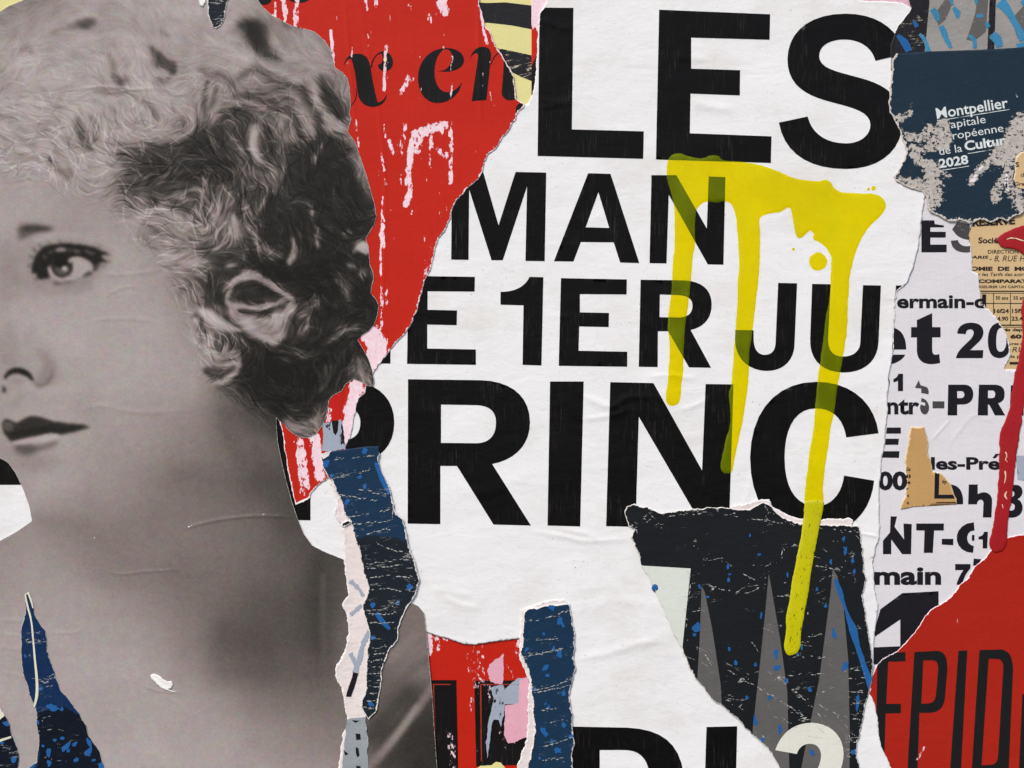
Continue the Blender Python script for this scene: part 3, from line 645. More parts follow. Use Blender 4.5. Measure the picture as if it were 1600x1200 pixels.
def folds(s, lines, mat, w=1.1, dz=.75, keep=.62, name='fold_crease'):
    """worn fold: a broken run of bare paper slivers along a line, one part per fold"""
    for ln_ in lines:
        c = np.array(catmull(ln_, 6)); L = np.concatenate([[0], np.cumsum(np.hypot(*np.diff(c, axis=0).T))])
        polys = []; t = 0.0
        while t < L[-1] - 2:
            d = rng.uniform(2, 9); t2 = min(t + d, L[-1])
            if rng.random() < keep:
                off = rng.gauss(0, .7); ww = w * rng.uniform(.4, 1.5); n = 5; q = np.linspace(t, t2, n)
                x = np.interp(q, L, c[:, 0]); y = np.interp(q, L, c[:, 1]); dx, dy = x[-1] - x[0], y[-1] - y[0]; m = math.hypot(dx, dy) + 1e-9; nx, ny = -dy / m, dx / m
                pr = np.sin(np.pi * np.linspace(.06, .94, n)) * ww / 2; jit = np.array([rng.gauss(0, .3) for _ in range(n)])
                up = [(x[k] + nx * (off + pr[k] + jit[k]), y[k] + ny * (off + pr[k] + jit[k])) for k in range(n)]
                dn = [(x[k] + nx * (off - pr[k] + jit[k]), y[k] + ny * (off - pr[k] + jit[k])) for k in range(n)][::-1]
                polys.append(up + dn)
            if rng.random() < .35:
                k = rng.uniform(0, 1) * (t2 - t) + t; x = float(np.interp(k, L, c[:, 0])) + rng.gauss(0, 2.6); y = float(np.interp(k, L, c[:, 1])) + rng.gauss(0, 2.4); r = rng.uniform(.4, 1.0)
                polys.append([(x - r, y), (x, y - r * .7), (x + r * 1.2, y), (x, y + r * .7)])
            t = t2 + rng.uniform(0, 1.5)
        X = []; Y = []; F = []
        for p in polys:
            if not poly_mask(s.out, np.array([q[0] for q in p]), np.array([q[1] for q in p])).all(): continue
            b0 = len(X); X += [q[0] for q in p]; Y += [q[1] for q in p]
            if len(p) == 4: F += [(b0, b0 + 1, b0 + 2), (b0, b0 + 2, b0 + 3)]
            else:
                m = len(p)
                for k in range(m // 2 - 1): F += [(b0 + k, b0 + k + 1, b0 + m - 2 - k), (b0 + k, b0 + m - 2 - k, b0 + m - 1 - k)]
        if not F: continue
        X = np.array(X); Y = np.array(Y); F = np.array(F); a, b, d = F[:, 0], F[:, 1], F[:, 2]
        cr = (X[b] - X[a]) * (Y[d] - Y[a]) - (Y[b] - Y[a]) * (X[d] - X[a]); F[cr > 0] = F[cr > 0][:, ::-1]
        s.finish(name, X, Y, F, mat, s.z + dz)['kind'] = 'stuff'

def sub(p, step):
    out = []
    for a, b in zip(p, p[1:] + p[:1]):
        m = max(int(math.hypot(b[0] - a[0], b[1] - a[1]) / step), 1)
        out += [(a[0] + (b[0] - a[0]) * k / m, a[1] + (b[1] - a[1]) * k / m) for k in range(m)]
    return out

def blob(cx, cy, rx, ry, ang=0, amp=.18, seed=0, n=18):
    out = []; c, s_ = math.cos(math.radians(ang)), math.sin(math.radians(ang))
    for k in range(n):
        t = 2 * math.pi * k / n; r = 1 + amp * float(vnoise1(k * .8, seed + cx * .1))
        u, v = rx * r * math.cos(t), ry * r * math.sin(t); out.append((cx + u * c - v * s_, cy + u * s_ + v * c))
    return out

def strip(pts, widths):
    """closed outline along a polyline with widths"""
    p = catmull(pts, 5); n = len(p); w = np.interp(np.linspace(0, 1, n), np.linspace(0, 1, len(widths)), widths)
    A = np.array(p); T = np.gradient(A, axis=0); T /= (np.hypot(T[:, 0], T[:, 1]) + 1e-9)[:, None]; N = np.stack([-T[:, 1], T[:, 0]], 1)
    return [tuple(q) for q in A + N * w[:, None] / 2] + [tuple(q) for q in (A - N * w[:, None] / 2)[::-1]]

# ---------------------------------------------------------------- materials
class NT:
    def __init__(s, name):
        s.m = bpy.data.materials.new(name); s.m.use_nodes = True; s.t = s.m.node_tree; s.t.nodes.clear()
        s.out = s.n('ShaderNodeOutputMaterial'); s.geo = s.n('ShaderNodeNewGeometry')
    def n(s, k, **kw):
        x = s.t.nodes.new(k)
        for a, b in kw.items(): setattr(x, a, b)
        return x
    def l(s, a, b): s.t.links.new(a, b)
    def put(s, sock, v):
        if isinstance(v, (int, float)): sock.default_value = v
        elif isinstance(v, tuple): sock.default_value = v if len(v) == len(sock.default_value) else v + (1,)
        else: s.l(v, sock)
    def math(s, op, a, b=0.0, c=0.0, clamp=False):
        x = s.n('ShaderNodeMath', operation=op, use_clamp=clamp)
        s.put(x.inputs[0], a); s.put(x.inputs[1], b); s.put(x.inputs[2], c); return x.outputs[0]
    def mix(s, f, a, b, mode='MIX'):
        x = s.n('ShaderNodeMix', data_type='RGBA', blend_type=mode)
        s.put(x.inputs[0], f); s.put(x.inputs[6], a); s.put(x.inputs[7], b); return x.outputs[2]
    def coord(s, sx, sz, rot=0, off=0):
        mp = s.n('ShaderNodeMapping'); s.l(s.geo.outputs['Position'], mp.inputs[0])
        m0 = mp.outputs[0]
        if rot:
            mp.inputs['Rotation'].default_value = (0, math.radians(rot), 0)
            m2 = s.n('ShaderNodeMapping'); s.l(m0, m2.inputs[0]); mp2 = m2
        else: mp2 = mp
        mp2.inputs['Scale'].default_value = (sx, 1, sz); mp2.inputs['Location'].default_value = (off, off * .37, off * .71)
        return mp2.outputs[0]
    def noise(s, px, pz, detail=3, rough=.5, rot=0, off=0, dist=0):
        """noise whose features are about px by pz millimetres"""
        x = s.n('ShaderNodeTexNoise'); x.inputs['Scale'].default_value = 1; x.inputs['Detail'].default_value = detail
        x.inputs['Roughness'].default_value = rough; x.inputs['Distortion'].default_value = dist
        s.l(s.coord(1000 / px, 1000 / pz, rot, off), x.inputs['Vector']); return x.outputs[0]
    def step(s, v, at, soft=.02):
        x = s.n('ShaderNodeMapRange', clamp=True); s.put(x.inputs[0], v)
        x.inputs[1].default_value = at - soft; x.inputs[2].default_value = at + soft; return x.outputs[0]
    def attr(s, name):
        x = s.n('ShaderNodeAttribute'); x.attribute_name = name; return x

def paper(name, base, core=(236, 232, 230), peel=(236, 214, 222), rim=3.0, rough=.5, vary=.06, streak=.05, blue=(36, 92, 150), crack=(182, 182, 178),
          crack_rot=0, crack_px=(46, 7), crack_w=.014, peel_px=(4.5, 9), bump=.25, color_attr=None, spec=.15, chroma=0, speck=0, soil=0, stain=0, swell=0):
    t = NT(name); bc = lin(base) if base else None
    if color_attr: col = t.attr(color_attr).outputs['Color']
    else:
        col = t.mix(1.0, bc, bc)
    # tone drift of the print
    big = t.noise(90, 60, 3, .55, off=3); k = t.math('MULTIPLY_ADD', big, vary * 2, 1 - vary)
    stv = t.noise(2.2, 60, 2, .6, off=9); k2 = t.math('MULTIPLY_ADD', stv, streak * 2, 1 - streak)
    kk = t.math('MULTIPLY', k, k2); kk = t.math('MULTIPLY', kk, t.math('MULTIPLY_ADD', t.noise(2.0, 2.0, 2, .6, off=71), vary * 1.4 + .03, 1 - vary * .7 - .015))
    g = t.n('ShaderNodeCombineXYZ'); [t.l(kk, g.inputs[i]) for i in range(3)]
    col = t.mix(1.0, col, g.outputs[0], 'MULTIPLY')
    if streak > .125:      # ink worn thin in vertical drags: lifts black to grey
        s2 = t.math('MULTIPLY', t.step(t.noise(1.8, 40, 3, .7, off=21), .66, .1), t.step(t.noise(60, 80, 2, .5, off=5), .52, .12))
        col = t.mix(t.math('MULTIPLY', s2, .10), col, lin((180, 176, 168)))
    if chroma:
        nz = t.n('ShaderNodeTexNoise'); nz.inputs['Scale'].default_value = 1; nz.inputs['Detail'].default_value = 3
        t.l(t.coord(1000 / 14, 1000 / 12, 0, 2), nz.inputs['Vector'])
        cc = t.mix(chroma, (.5, .5, .5), nz.outputs['Color']); col = t.mix(1.0, col, t.mix(1.0, cc, (2, 2, 2), 'MULTIPLY'), 'MULTIPLY')
    if soil:
        dirt = t.step(t.math('ADD', t.noise(2.6, 2.4, 2, .5, off=31), t.math('MULTIPLY', t.noise(70, 70, 2, .5, off=33), .12)), .80, .03)
        col = t.mix(t.math('MULTIPLY', dirt, soil), col, lin((120, 112, 104)))
    if stain:
        ys = t.step(t.math('ADD', t.noise(130, 90, 4, .6, off=81), t.math('MULTIPLY', t.noise(9, 7, 3, .6, off=83), .18)), .70, .12)
        col = t.mix(t.math('MULTIPLY', ys, stain), col, lin((206, 198, 182)))
    wa = t.attr('wear'); sep = t.n('ShaderNodeSeparateColor'); t.l(wa.outputs['Color'], sep.inputs[0])
    # blue flecks of older paint
    nf = t.noise(7, 9, 2, .45, off=13); mb = t.step(t.math('MULTIPLY_ADD', sep.outputs[1], .62, nf), 1.0, .03)
    col = t.mix(mb, col, lin(blue))
    # broken crack lines
    nc = t.noise(crack_px[0], crack_px[1], 4, .6, rot=crack_rot, off=17, dist=.4); ln = t.math('ABSOLUTE', t.math('SUBTRACT', nc, .5))
    lw = t.math('MULTIPLY', sep.outputs[2], crack_w * 1.6)
    mc = t.math('LESS_THAN', ln, t.math('MULTIPLY', lw, t.noise(9, 9, 2, .6, off=19)))
    mc = t.math('MULTIPLY', mc, t.step(t.math('ADD', t.noise(22, 12, 3, .6, off=23), t.math('MULTIPLY', sep.outputs[2], .13)), .66, .05))
    gr = t.step(t.math('MULTIPLY_ADD', sep.outputs[2], .115, t.noise(3.0, 1.6, 3, .6, off=29, rot=crack_rot)), .85, .03)
    mc = t.math('MAXIMUM', mc, t.math('MULTIPLY', gr, .7))
    col = t.mix(mc, col, lin(crack))
    # peeled surface
    npl = t.noise(peel_px[0], peel_px[1], 5, .62, off=7); mp = t.step(t.math('MULTIPLY_ADD', sep.outputs[0], .62, npl), 1.0, .025)
    col = t.mix(mp, col, t.mix(t.step(t.noise(5, 7, 5, .7, off=41), .5, .2), lin(peel), lin(core)))
    if speck:
        sp = t.step(t.noise(2.4, 2.8, 1, .5, off=43), .80 - speck * .1, .02); col = t.mix(sp, col, lin(crack))
    # torn rim shows the paper's core
    ed = t.attr('edge').outputs['Fac']; ne = t.noise(6, 6, 4, .65, off=11)
    me_ = t.math('LESS_THAN', ed, t.math('MULTIPLY', t.math('SUBTRACT', ne, .30), rim * 3.2)) if rim > 0 else 0.0
    if rim > 0: col = t.mix(me_, col, lin(core))
    b = t.n('ShaderNodeBsdfPrincipled'); t.l(col, b.inputs['Base Color']); b.inputs['Specular IOR Level'].default_value = spec
    rg = t.math('MULTIPLY_ADD', t.noise(25, 18, 3, .6, off=51), .25, rough - .12)
    rg = t.math('ADD', rg, t.math('MULTIPLY', t.math('MAXIMUM', mp, mc), .25)); t.l(rg, b.inputs['Roughness'])
    hh = t.math('ADD', t.noise(16, 9, 4, .6, off=61), t.math('MULTIPLY', t.noise(70, 38, 2, .5, off=65, dist=.6), 2.2 * swell))
    hh = t.math('ADD', hh, t.math('MULTIPLY', t.noise(1.6, 1.6, 2, .6, off=63), .22))
    hh = t.math('ADD', hh, t.math('MULTIPLY', t.math('MAXIMUM', mp, mc), -.35))
    bp = t.n('ShaderNodeBump'); bp.inputs['Strength'].default_value = bump; bp.inputs['Distance'].default_value = .0008
    t.l(hh, bp.inputs['Height']); t.l(bp.outputs[0], b.inputs['Normal']); t.l(b.outputs[0], t.out.inputs[0])
    return t.m
# ---------------------------------------------------------------- palette
M = {}
M['white'] = paper('white_poster_paper', (236, 235, 235), rim=1.5, vary=.03, streak=.012, bump=.6, rough=.42, soil=.7, stain=.35, swell=1)
M['black'] = paper('black_poster_ink', (14, 13, 13), core=(236, 234, 236), rim=1.5, vary=.15, streak=.13, bump=.6, rough=.36, speck=.0, spec=.1, swell=1)
M['red'] = paper('red_poster_print', (190, 34, 17), rim=2.4, core=(244, 226, 228), peel=(238, 196, 210), vary=.06, streak=.05, bump=.45, rough=.45)
M['redink'] = paper('black_ink_on_red', (18, 16, 16), rim=2.2, core=(240, 214, 212), peel=(238, 196, 210), vary=.15, streak=.2, bump=.4, rough=.45)
M['pink'] = paper('pink_stained_paper', (226, 168, 184), rim=2, core=(236, 226, 226), peel=(214, 44, 32), vary=.06, bump=.5)
M['grey'] = paper('grey_blue_print', (160, 168, 182), rim=0, peel=(30, 30, 32), core=(20, 20, 22), vary=.05, bump=.5)
M['darkred'] = paper('dull_red_print', (168, 34, 20), rim=1.6, core=(232, 214, 220), peel=(226, 196, 190), vary=.05, streak=.05, bump=.5, speck=0, swell=.8)
M['portrait'] = paper('sepia_photographic_print', None, color_attr='tone', rim=.55, core=(206, 202, 194), peel=(240, 238, 234), vary=.02, streak=.03, bump=.4, rough=.4, chroma=.14)
M['navy'] = paper('cracked_navy_print', (22, 50, 76), rim=2.4, core=(228, 222, 218), vary=.18, streak=.1, bump=.9, crack_rot=10, crack_w=.010, rough=.5)
M['slate'] = paper('cracked_dark_print', (26, 33, 41), rim=2.2, core=(222, 218, 212), vary=.2, streak=.12, bump=.9, crack_rot=8, crack_w=.012, rough=.5)
M['coal'] = paper('black_cracked_print', (24, 27, 30), rim=1.8, core=(222, 218, 212), vary=.2, streak=.1, bump=.7, crack_rot=14, crack_w=.014, crack_px=(80, 26), rough=.5)
M['greyspike'] = paper('grey_spike_print', (96, 94, 92), rim=1, core=(222, 218, 212), vary=.14, streak=.08, bump=.7, crack_rot=-30, crack_w=.02, crack_px=(60, 14), crack=(190, 178, 172))
M['offwhite'] = paper('yellowed_white_print', (216, 220, 210), rim=0, vary=.03, bump=.5)
M['bone'] = paper('bone_white_print', (222, 220, 208), rim=0, vary=.05, bump=.6, crack_w=.01, crack=(150, 146, 140))
M['fibre'] = paper('torn_paper_fibre', (230, 218, 214), rim=3, core=(236, 232, 230), peel=(232, 190, 196), vary=.08, bump=1.2, rough=.7, peel_px=(16, 20))
M['rightwhite'] = paper('thin_white_poster', (220, 216, 219), rim=2.5, core=(236, 232, 232), peel=(228, 216, 210), vary=.04, bump=.6, rough=.5, soil=.4)
M['rightink'] = paper('black_print_small', (26, 24, 30), rim=2, core=(236, 232, 232), peel=(228, 222, 222), vary=.15, bump=.4, peel_px=(2.6, 2.6))
M['wornink'] = paper('worn_black_print', (70, 68, 68), rim=0, peel=(200, 196, 196), core=(180, 176, 176), vary=.3, bump=.5, peel_px=(2, 2))
M['tan'] = paper('old_newsprint', (208, 178, 132), rim=2.5, core=(226, 206, 172), peel=(222, 206, 180), vary=.08, bump=.6, rough=.6, soil=.4)
M['brown'] = paper('brown_newsprint', (190, 150, 96), rim=2.5, core=(214, 188, 140), peel=(222, 206, 180), vary=.12, bump=.6, rough=.6, soil=.5)
M['newsink'] = paper('newsprint_ink', (52, 42, 36), rim=0, vary=.3, bump=.3)
M['culture'] = paper('dark_slate_poster', (28, 46, 60), rim=4, core=(206, 198, 190), peel=(160, 153, 146), vary=.06, streak=.1, bump=.8, rough=.5, peel_px=(5, 4), crack_w=.006)
M['lightink'] = paper('white_print_small', (214, 220, 218), rim=0, peel=(150, 146, 142), vary=.06, bump=.3)
M['cream'] = paper('pale_yellow_print', (224, 216, 148), rim=0, core=(232, 226, 190), vary=.05, bump=.5, rough=.5)
M['stripe'] = paper('black_stripe_print', (32, 32, 36), rim=0, crack=(210, 196, 176), crack_w=.03, crack_rot=12, vary=.2, streak=.15, bump=.7)
M['greytop'] = paper('weathered_grey_print', (150, 146, 142), rim=2, core=(214, 208, 196), peel=(196, 188, 160), vary=.22, streak=.1, bump=1.1, rough=.6)
M['blueflek'] = paper('blue_paint_fleck', (36, 94, 154), rim=0, vary=.12, streak=.08, bump=.6, rough=.35)
M['cyanflek'] = paper('faded_blue_paint', (60, 130, 168), rim=0, vary=.25, streak=.12, bump=1, rough=.5, peel=(150, 150, 150), core=(150, 146, 142))
M['creamline'] = paper('cream_line_print', (222, 220, 196), rim=0, vary=.06, bump=.5)
M['backing'] = paper('pink_grey_old_paper', (214, 176, 188), rim=0, peel=(220, 214, 210), vary=.12, bump=1)
M['redline'] = paper('thin_red_line', (168, 48, 34), rim=0, vary=.08, bump=.3)
M['foldline'] = paper('bare_fold_paper', (172, 172, 168), rim=0, vary=.12, bump=.6, rough=.8)
M['scuff'] = paper('bare_white_fibre', (240, 238, 234), rim=0, vary=.03, bump=1.2, rough=.8)

def paint(name, solid, thin=None, bump=.3, ink=None, gloss=.25):
    """glossy poured paint; thin = (light passed through, share) lets the letters below show"""
    t = NT(name); b = t.n('ShaderNodeBsdfPrincipled'); b.inputs['Roughness'].default_value = gloss; b.inputs['Specular IOR Level'].default_value = .4
    col = t.mix(t.noise(26, 40, 3, .6, off=4), lin(solid), lin(tuple(int(c * .9) for c in solid)))
    if ink:
        ms = t.math('MULTIPLY', t.step(t.noise(2.6, 10, 3, .7, rot=-12, off=8), .62, .03), t.step(t.noise(12, 40, 2, .6, off=6), .46, .06))
        col = t.mix(ms, col, lin(ink))
    t.l(col, b.inputs['Base Color'])
    bp = t.n('ShaderNodeBump'); bp.inputs['Strength'].default_value = bump; bp.inputs['Distance'].default_value = .0008
    t.l(t.math('ADD', t.noise(9, 12, 2, .5, off=15), t.math('MULTIPLY', t.noise(2.5, 2.5, 2, .5, off=16), .15)), bp.inputs['Height']); t.l(bp.outputs[0], b.inputs['Normal'])
    if thin:
        tr = t.n('ShaderNodeBsdfTransparent'); tr.inputs[0].default_value = thin[0] + (1,)
        mx = t.n('ShaderNodeMixShader'); t.put(mx.inputs[0], t.math('MULTIPLY_ADD', t.noise(34, 70, 4, .6, off=77), -.26, thin[1] + .13)); t.l(b.outputs[0], mx.inputs[1]); t.l(tr.outputs[0], mx.inputs[2]); t.l(mx.outputs[0], t.out.inputs[0])
    else: t.l(b.outputs[0], t.out.inputs[0])
    return t.m
M['yellow'] = paint('translucent_yellow_paint', (212, 236, 0), ((1.0, .845, .001), .80))
M['yellowthick'] = paint('thick_yellow_paint', (206, 200, 6), ink=(60, 62, 12))
M['crimson'] = paint('crimson_gloss_paint', (168, 8, 20), bump=.6, gloss=.5)

# ---------------------------------------------------------------- the hoarding behind everything
wm = NT('grey_painted_board'); wb = wm.n('ShaderNodeBsdfPrincipled'); wb.inputs['Roughness'].default_value = .8
wm.l(wm.mix(wm.noise(120, 40, 4, .6), lin((150, 146, 140)), lin((120, 116, 110))), wb.inputs['Base Color']); wm.l(wb.outputs[0], wm.out.inputs[0])
wx = [-1700, 3300, 3300, -1700]; wy = [-1400, -1400, 2100, 2100]
wall = make_mesh('wall', wx, wy, [-4] * 4, [(0, 3, 2), (0, 2, 1)], wm.m, None, skirt=40)
wall['kind'] = 'structure'

L0, L1 = -60, 1660
T0, T1 = -60, 1260
Sheet('paper_sheet', 'faded pinkish old paper showing in slivers along the top edge beside the large white poster', [(L0, T0), (L1, T0), (L1, T1), (L0, T1)], .0, M['backing'], amp=0, spacing=30, lift=0, cat='paper')

# ---- yellow and black striped poster in the gap between red and white
s = Sheet('striped_poster', 'pale yellow poster with bold black curved bands in the gap left of the letter L', [(720, T0), (880, T0), (880, 200), (740, 200)], .7, M['cream'], amp=1, lift=.05, base=(0, 0, .0))
s.ink('black_band', 'M 745,3 L 760,4 L 790,3 L 832,8 L 836,46 L 800,39 L 765,35 L 745,34 Z', M['stripe'])
s.strokes = [(2, 70, .95, [(770, 90), (840, 115)])]
s.ink('black_band', 'M 760,72 L 790,77 L 836,87 L 836,128 L 815,120 L 800,112 L 780,106 L 760,104 Z', M['stripe'])
s.ink('black_band', 'M 740,-60 L 860,-60 L 860,-30 L 740,-24 Z', M['stripe'])
s = Sheet('striped_poster', 'small pale green-yellow corner of a poster at the upper left above the curls', [(L0, T0), (70, T0), (70, 60), (L0, 60)], .7, M['cream'], amp=0, lift=.0)

# ---- lower red poster under the big white one
st = [(0, 14, .95, [(668, 990), (668, 1018)]), (0, 9, .62, [(683, 995), (684, 1014)]), (0, 5, .8, [(693, 996), (698, 1000)]),
      (0, 16, .56, [(732, 1010), (735, 1045), (738, 1075)]), (0, 8, .58, [(738, 1075), (738, 1110)]), (0, 16, .56, [(750, 1012), (752, 1070)]),
      (0, 16, .58, [(766, 1060), (768, 1095)]), (0, 10, .56, [(745, 1062), (748, 1085)]), (0, 12, .62, [(703, 1150), (706, 1170), (709, 1200)]), (0, 4, .6, [(786, 1010), (788, 1030), (803, 1060)]),
      (0, 12, .75, [(812, 1000), (812, 1020)]), (0, 5, .5, [(744, 1160), (744, 1200)])]
lr = Sheet('red_poster', 'red poster with black boxes and torn grey patches showing at the bottom centre', [(640, 970), (850, 970), (850, T1), (640, T1)], .7, M['red'], amp=0, lift=.1, strokes=[(q_[0], q_[1], q_[2] * 1.12, q_[3]) for q_ in st] + [(0, 60, .5, [(765, 1050), (800, 1150)]), (0, 30, .62, [(770, 1070), (775, 1110), (800, 1150)])], spacing=5, base=(.36, 0, 0))
lr.ink('black_box', 'M 672,1063 L 713,1063 L 717,1260 L 680,1260 Z', M['redink'])
lr.ink('black_box', 'M 741,1064 L 829,1063 L 830,1195 L 744,1198 Z', M['redink'])
lr.ink('red_line', 'M 676,1069 L 704,1069 L 704,1070.5 L 678,1070.5 L 684,1260 L 682.2,1260 Z', M['redline'], dz=.5)
lr.ink('red_line', 'M 750,1069 L 826,1069 L 826,1070.5 L 752,1070.5 L 753,1190 L 751.4,1190 Z', M['redline'], dz=.5)
lr.ink('peeled_patch', [rough([(765, 1040), (775, 1030), (787, 1022), (787, 1060), (786, 1074), (780, 1070), (766, 1066), (762, 1050)], 2, 4)], M['pink'], dz=.5)
lr.ink('peeled_patch', [rough([(766, 1075), (785, 1068), (789, 1078), (796, 1070), (808, 1060), (826, 1058), (830, 1098), (806, 1100), (789, 1100), (786, 1120), (783, 1136), (778, 1124), (772, 1124), (767, 1140), (764, 1170), (762, 1185), (760, 1160), (762, 1130), (768, 1105), (772, 1092)], 1.5, 8)], M['grey'], dz=.5)
lr.ink('peeled_patch', [rough([(789, 1103), (810, 1099), (812, 1062), (826, 1058), (829, 1100), (828, 1150), (815, 1155), (800, 1162), (794, 1162), (787, 1148)], 1.5, 9)], M['pink'], dz=.7)
lr.ink('red_fleck', [blob(826, 1112, 2.5, 8)], M['red'], dz=.9)
lr.ink('yellow_fleck', [rough([(742, 1203), (750, 1197), (768, 1196), (775, 1191), (782, 1192), (788, 1199), (792, 1210), (742, 1212)], 1, 3)], M['cream'], dz=.9)

# ---- right column: old newspaper scraps under the thin white poster
nw = Sheet('newspaper_sheet', 'old tan newspaper with small print and price table beside the crimson paint at right', [(1500, 300), (L1, 300), (L1, 800), (1500, 800)], .6, M['tan'], amp=1, lift=.05, cat='newspaper')
def line(s, x0, y0, x1, y1, w, mat, name='ruled_line'):
    a = math.atan2(y1 - y0, x1 - x0); dx, dy = -math.sin(a) * w / 2, math.cos(a) * w / 2
    return s.ink(name, [[(x0 + dx, y0 + dy), (x1 + dx, y1 + dy), (x1 - dx, y1 - dy), (x0 - dx, y0 - dy)]], mat, dense=False)
NI = M['newsink']
nw.text('RESERVE', 1520, 1587, 354, 13, NI, bold=.05, rot=3)
nw.text('Société', 1529, 1572, 380, 10, NI, bold=.03)
nw.text('DIRECTION', 1544, 1592, 396, 6, NI, bold=.015)
nw.text('PARIS', 1513, 1544, 404, 5, NI, bold=.03, shear=.25)
nw.text('- 8, RUE H', 1546, 1601, 408, 9.5, NI, bold=.0, shear=.25)
nw.text('OMIE  DE  MOI', 1517, 1612, 423, 7, NI, bold=.05)
nw.text('r les Tarifs des autres', 1529, 1607, 431, 5.5, NI, bold=.01, shear=.2)
nw.text('COMPARATIF', 1529, 1616, 442, 6, NI, bold=.05)
nw.text('ASSURER UN CAPITAL DE', 1529, 1616, 450, 4.2, NI, bold=.02)
line(nw, 1522, 455, L1, 455, 1.8, NI); line(nw, 1522, 458, L1, 458, .8, NI)
line(nw, 1522, 474, L1, 474, 1.2, NI); line(nw, 1553, 458, 1553, 510, 1.1, NI); line(nw, 1579.5, 458, 1579.5, 508, 1.1, NI)
nw.text('30 ans', 1556, 1576, 468, 6, NI, bold=.02); nw.text('35 ans', 1584, 1604, 468, 6, NI, bold=.02)
nw.text('16f24', 1554, 1577, 489, 7, NI, bold=.03); nw.text('15f93', 1582, 1605, 489, 7, NI, bold=.03)
nw.text('24.90', 1554, 1576, 501, 7, NI, bold=.03); nw.text('23.44', 1581, 1604, 501, 7, NI, bold=.03)
line(nw, 1560, 508, L1, 508, 2, NI); line(nw, 1560, 511, L1, 511, .8, NI)
nw.text('rés depuis', 1567, 1609, 517.5, 5.5, NI, bold=.03); nw.text('60', 1579, 1597, 529, 7, NI, bold=.06); nw.text('ures mo', 1577, 1606, 539, 4.6, NI, bold=.02, shear=.2)
nw.text('RUE', 1582, 1608, 550, 8.5, NI, shear=.25); nw.text('is par', 1580, 1604, 559, 5, NI, bold=.02); line(nw, 1578, 567.5, L1, 567, 4, NI)
nw.text('N', 1595, 1601, 664, 10, NI, bold=.05); nw.text('arc', 1594, 1610, 684, 8, NI, bold=.02); line(nw, 1590, 690, L1, 690, 1, NI); line(nw, 1590, 694, L1, 694, 1.6, NI)

# ---- thin pinkish white poster with small black lettering
RS = [(0, 40, .55, [(1452, 330), (1510, 350)]), (0, 12, .5, [(1500, 345), (1512, 385)])]
rw = Sheet('text_poster', 'thin pinkish white poster with cut off black lines such as et 20 at right', [(1340, 280, 0), (1535, 280), (1522, 345), (1514, 362), (1517, 385), (1519, 405), (1519, 424), (1529, 427), (1530, 445), (1533, 462), (1532, 480), (1545, 483), (1556, 494), (1566, 510), (1573, 525), (1577, 540), (1579, 556), (1573, 568), (1569, 577, 0), (L1, 577, 0), (L1, T1, 0), (1340, T1, 0)],
           1.2, M['rightwhite'], amp=1.6, lift=.15, strokes=RS)
RI = M['rightink']
def glyph(s, nm, d, mat=None, label=None, **k): return s.ink('letter', d, mat or RI, label=label, **k)
glyph(rw, 'E', 'M 1440,344 L 1460,344 L 1461,350 L 1475,352 L 1475,355 L 1454,355 L 1454,362 L 1478,362 L 1478,371 L 1454,371 L 1454,382 L 1479.5,382 L 1479.5,394 L 1440,394 Z')
glyph(rw, 'S', 'M 1488,358 L 1497,346 L 1515,350 L 1520,374 C 1512,376 1500,372 1494,366 Z M 1486,376 L 1497,375 C 1499,383 1508,386 1516,384 L 1516,394 C 1498,396 1487,390 1486,376 Z', M['wornink'])
rw.text('ermain-d', 1402, 1541, 481.5, 23, RI, bold=.032)
glyph(rw, 'e', 'M 1380,512 L 1397,512 C 1410,516 1416,526 1416.5,546 L 1380,546 Z M 1380,554 L 1415,554 C 1411,562 1402,567 1390,570 L 1380,570 Z')
glyph(rw, 't', 'M 1433,500 L 1457,489 L 1457,511 L 1470,511 L 1470,527 L 1457,527 L 1457,545 C 1457,554 1460,556 1468,553 L 1469.5,567 C 1450,572 1434,568 1433,548 L 1433,527 L 1424,527 L 1424,511 L 1433,511 Z')
glyph(rw, '2', 'M 1496,521 C 1497,510 1505,504 1518,504 C 1531,504 1538,511 1537,521 C 1536,530 1528,536 1516,547 L 1537,547 L 1536,559.5 L 1494,559.5 C 1497,547 1506,541 1516,531 C 1523,524 1524,515 1517,514.5 C 1511,514.5 1510,518 1509.5,522 Z')
glyph(rw, '0', 'M 1544,532 C 1544,513 1552,504 1563,504 C 1575,504 1580,515 1580,532 C 1580,549 1574,559.5 1562,559.5 C 1550,559.5 1544,550 1544,532 Z M 1557,532 C 1557,544 1558,549.5 1564,549.5 C 1569,549.5 1573,543 1573,531 C 1573,518 1570,512 1565,512 C 1560,512 1557,518 1557,532 Z')
glyph(rw, '1', 'M 1411.5,584 L 1404,584 C 1403,589 1400,591 1396.5,592 L 1396.5,597 C 1399,597 1402,596 1403.5,594.5 L 1403.5,611 L 1411.5,611 Z')
rw.ink('letter', 'M 1380,588 L 1389,590 C 1392,596 1391,602 1388,606 L 1380,604 Z', RI)
rw.ink('letter', 'M 1436,594 L 1439,602 L 1449,605 C 1452,610 1452,613 1451,616 L 1440,614 L 1440,607 L 1430,606 Z', M['wornink'])
rw.text('ntr', 1386, 1437, 647.5, 29, RI, bold=.032)
glyph(rw, 'e', 'M 1440,622 C 1452,623 1456,640 1448,647 C 1441,650 1436,640 1439,632 L 1446,634 L 1446,629 L 1440,628 Z', M['wornink'])
rw.ink('dash', 'M 1457.5,627 L 1476,627 L 1476,638 L 1457.5,638 Z', M['wornink'])
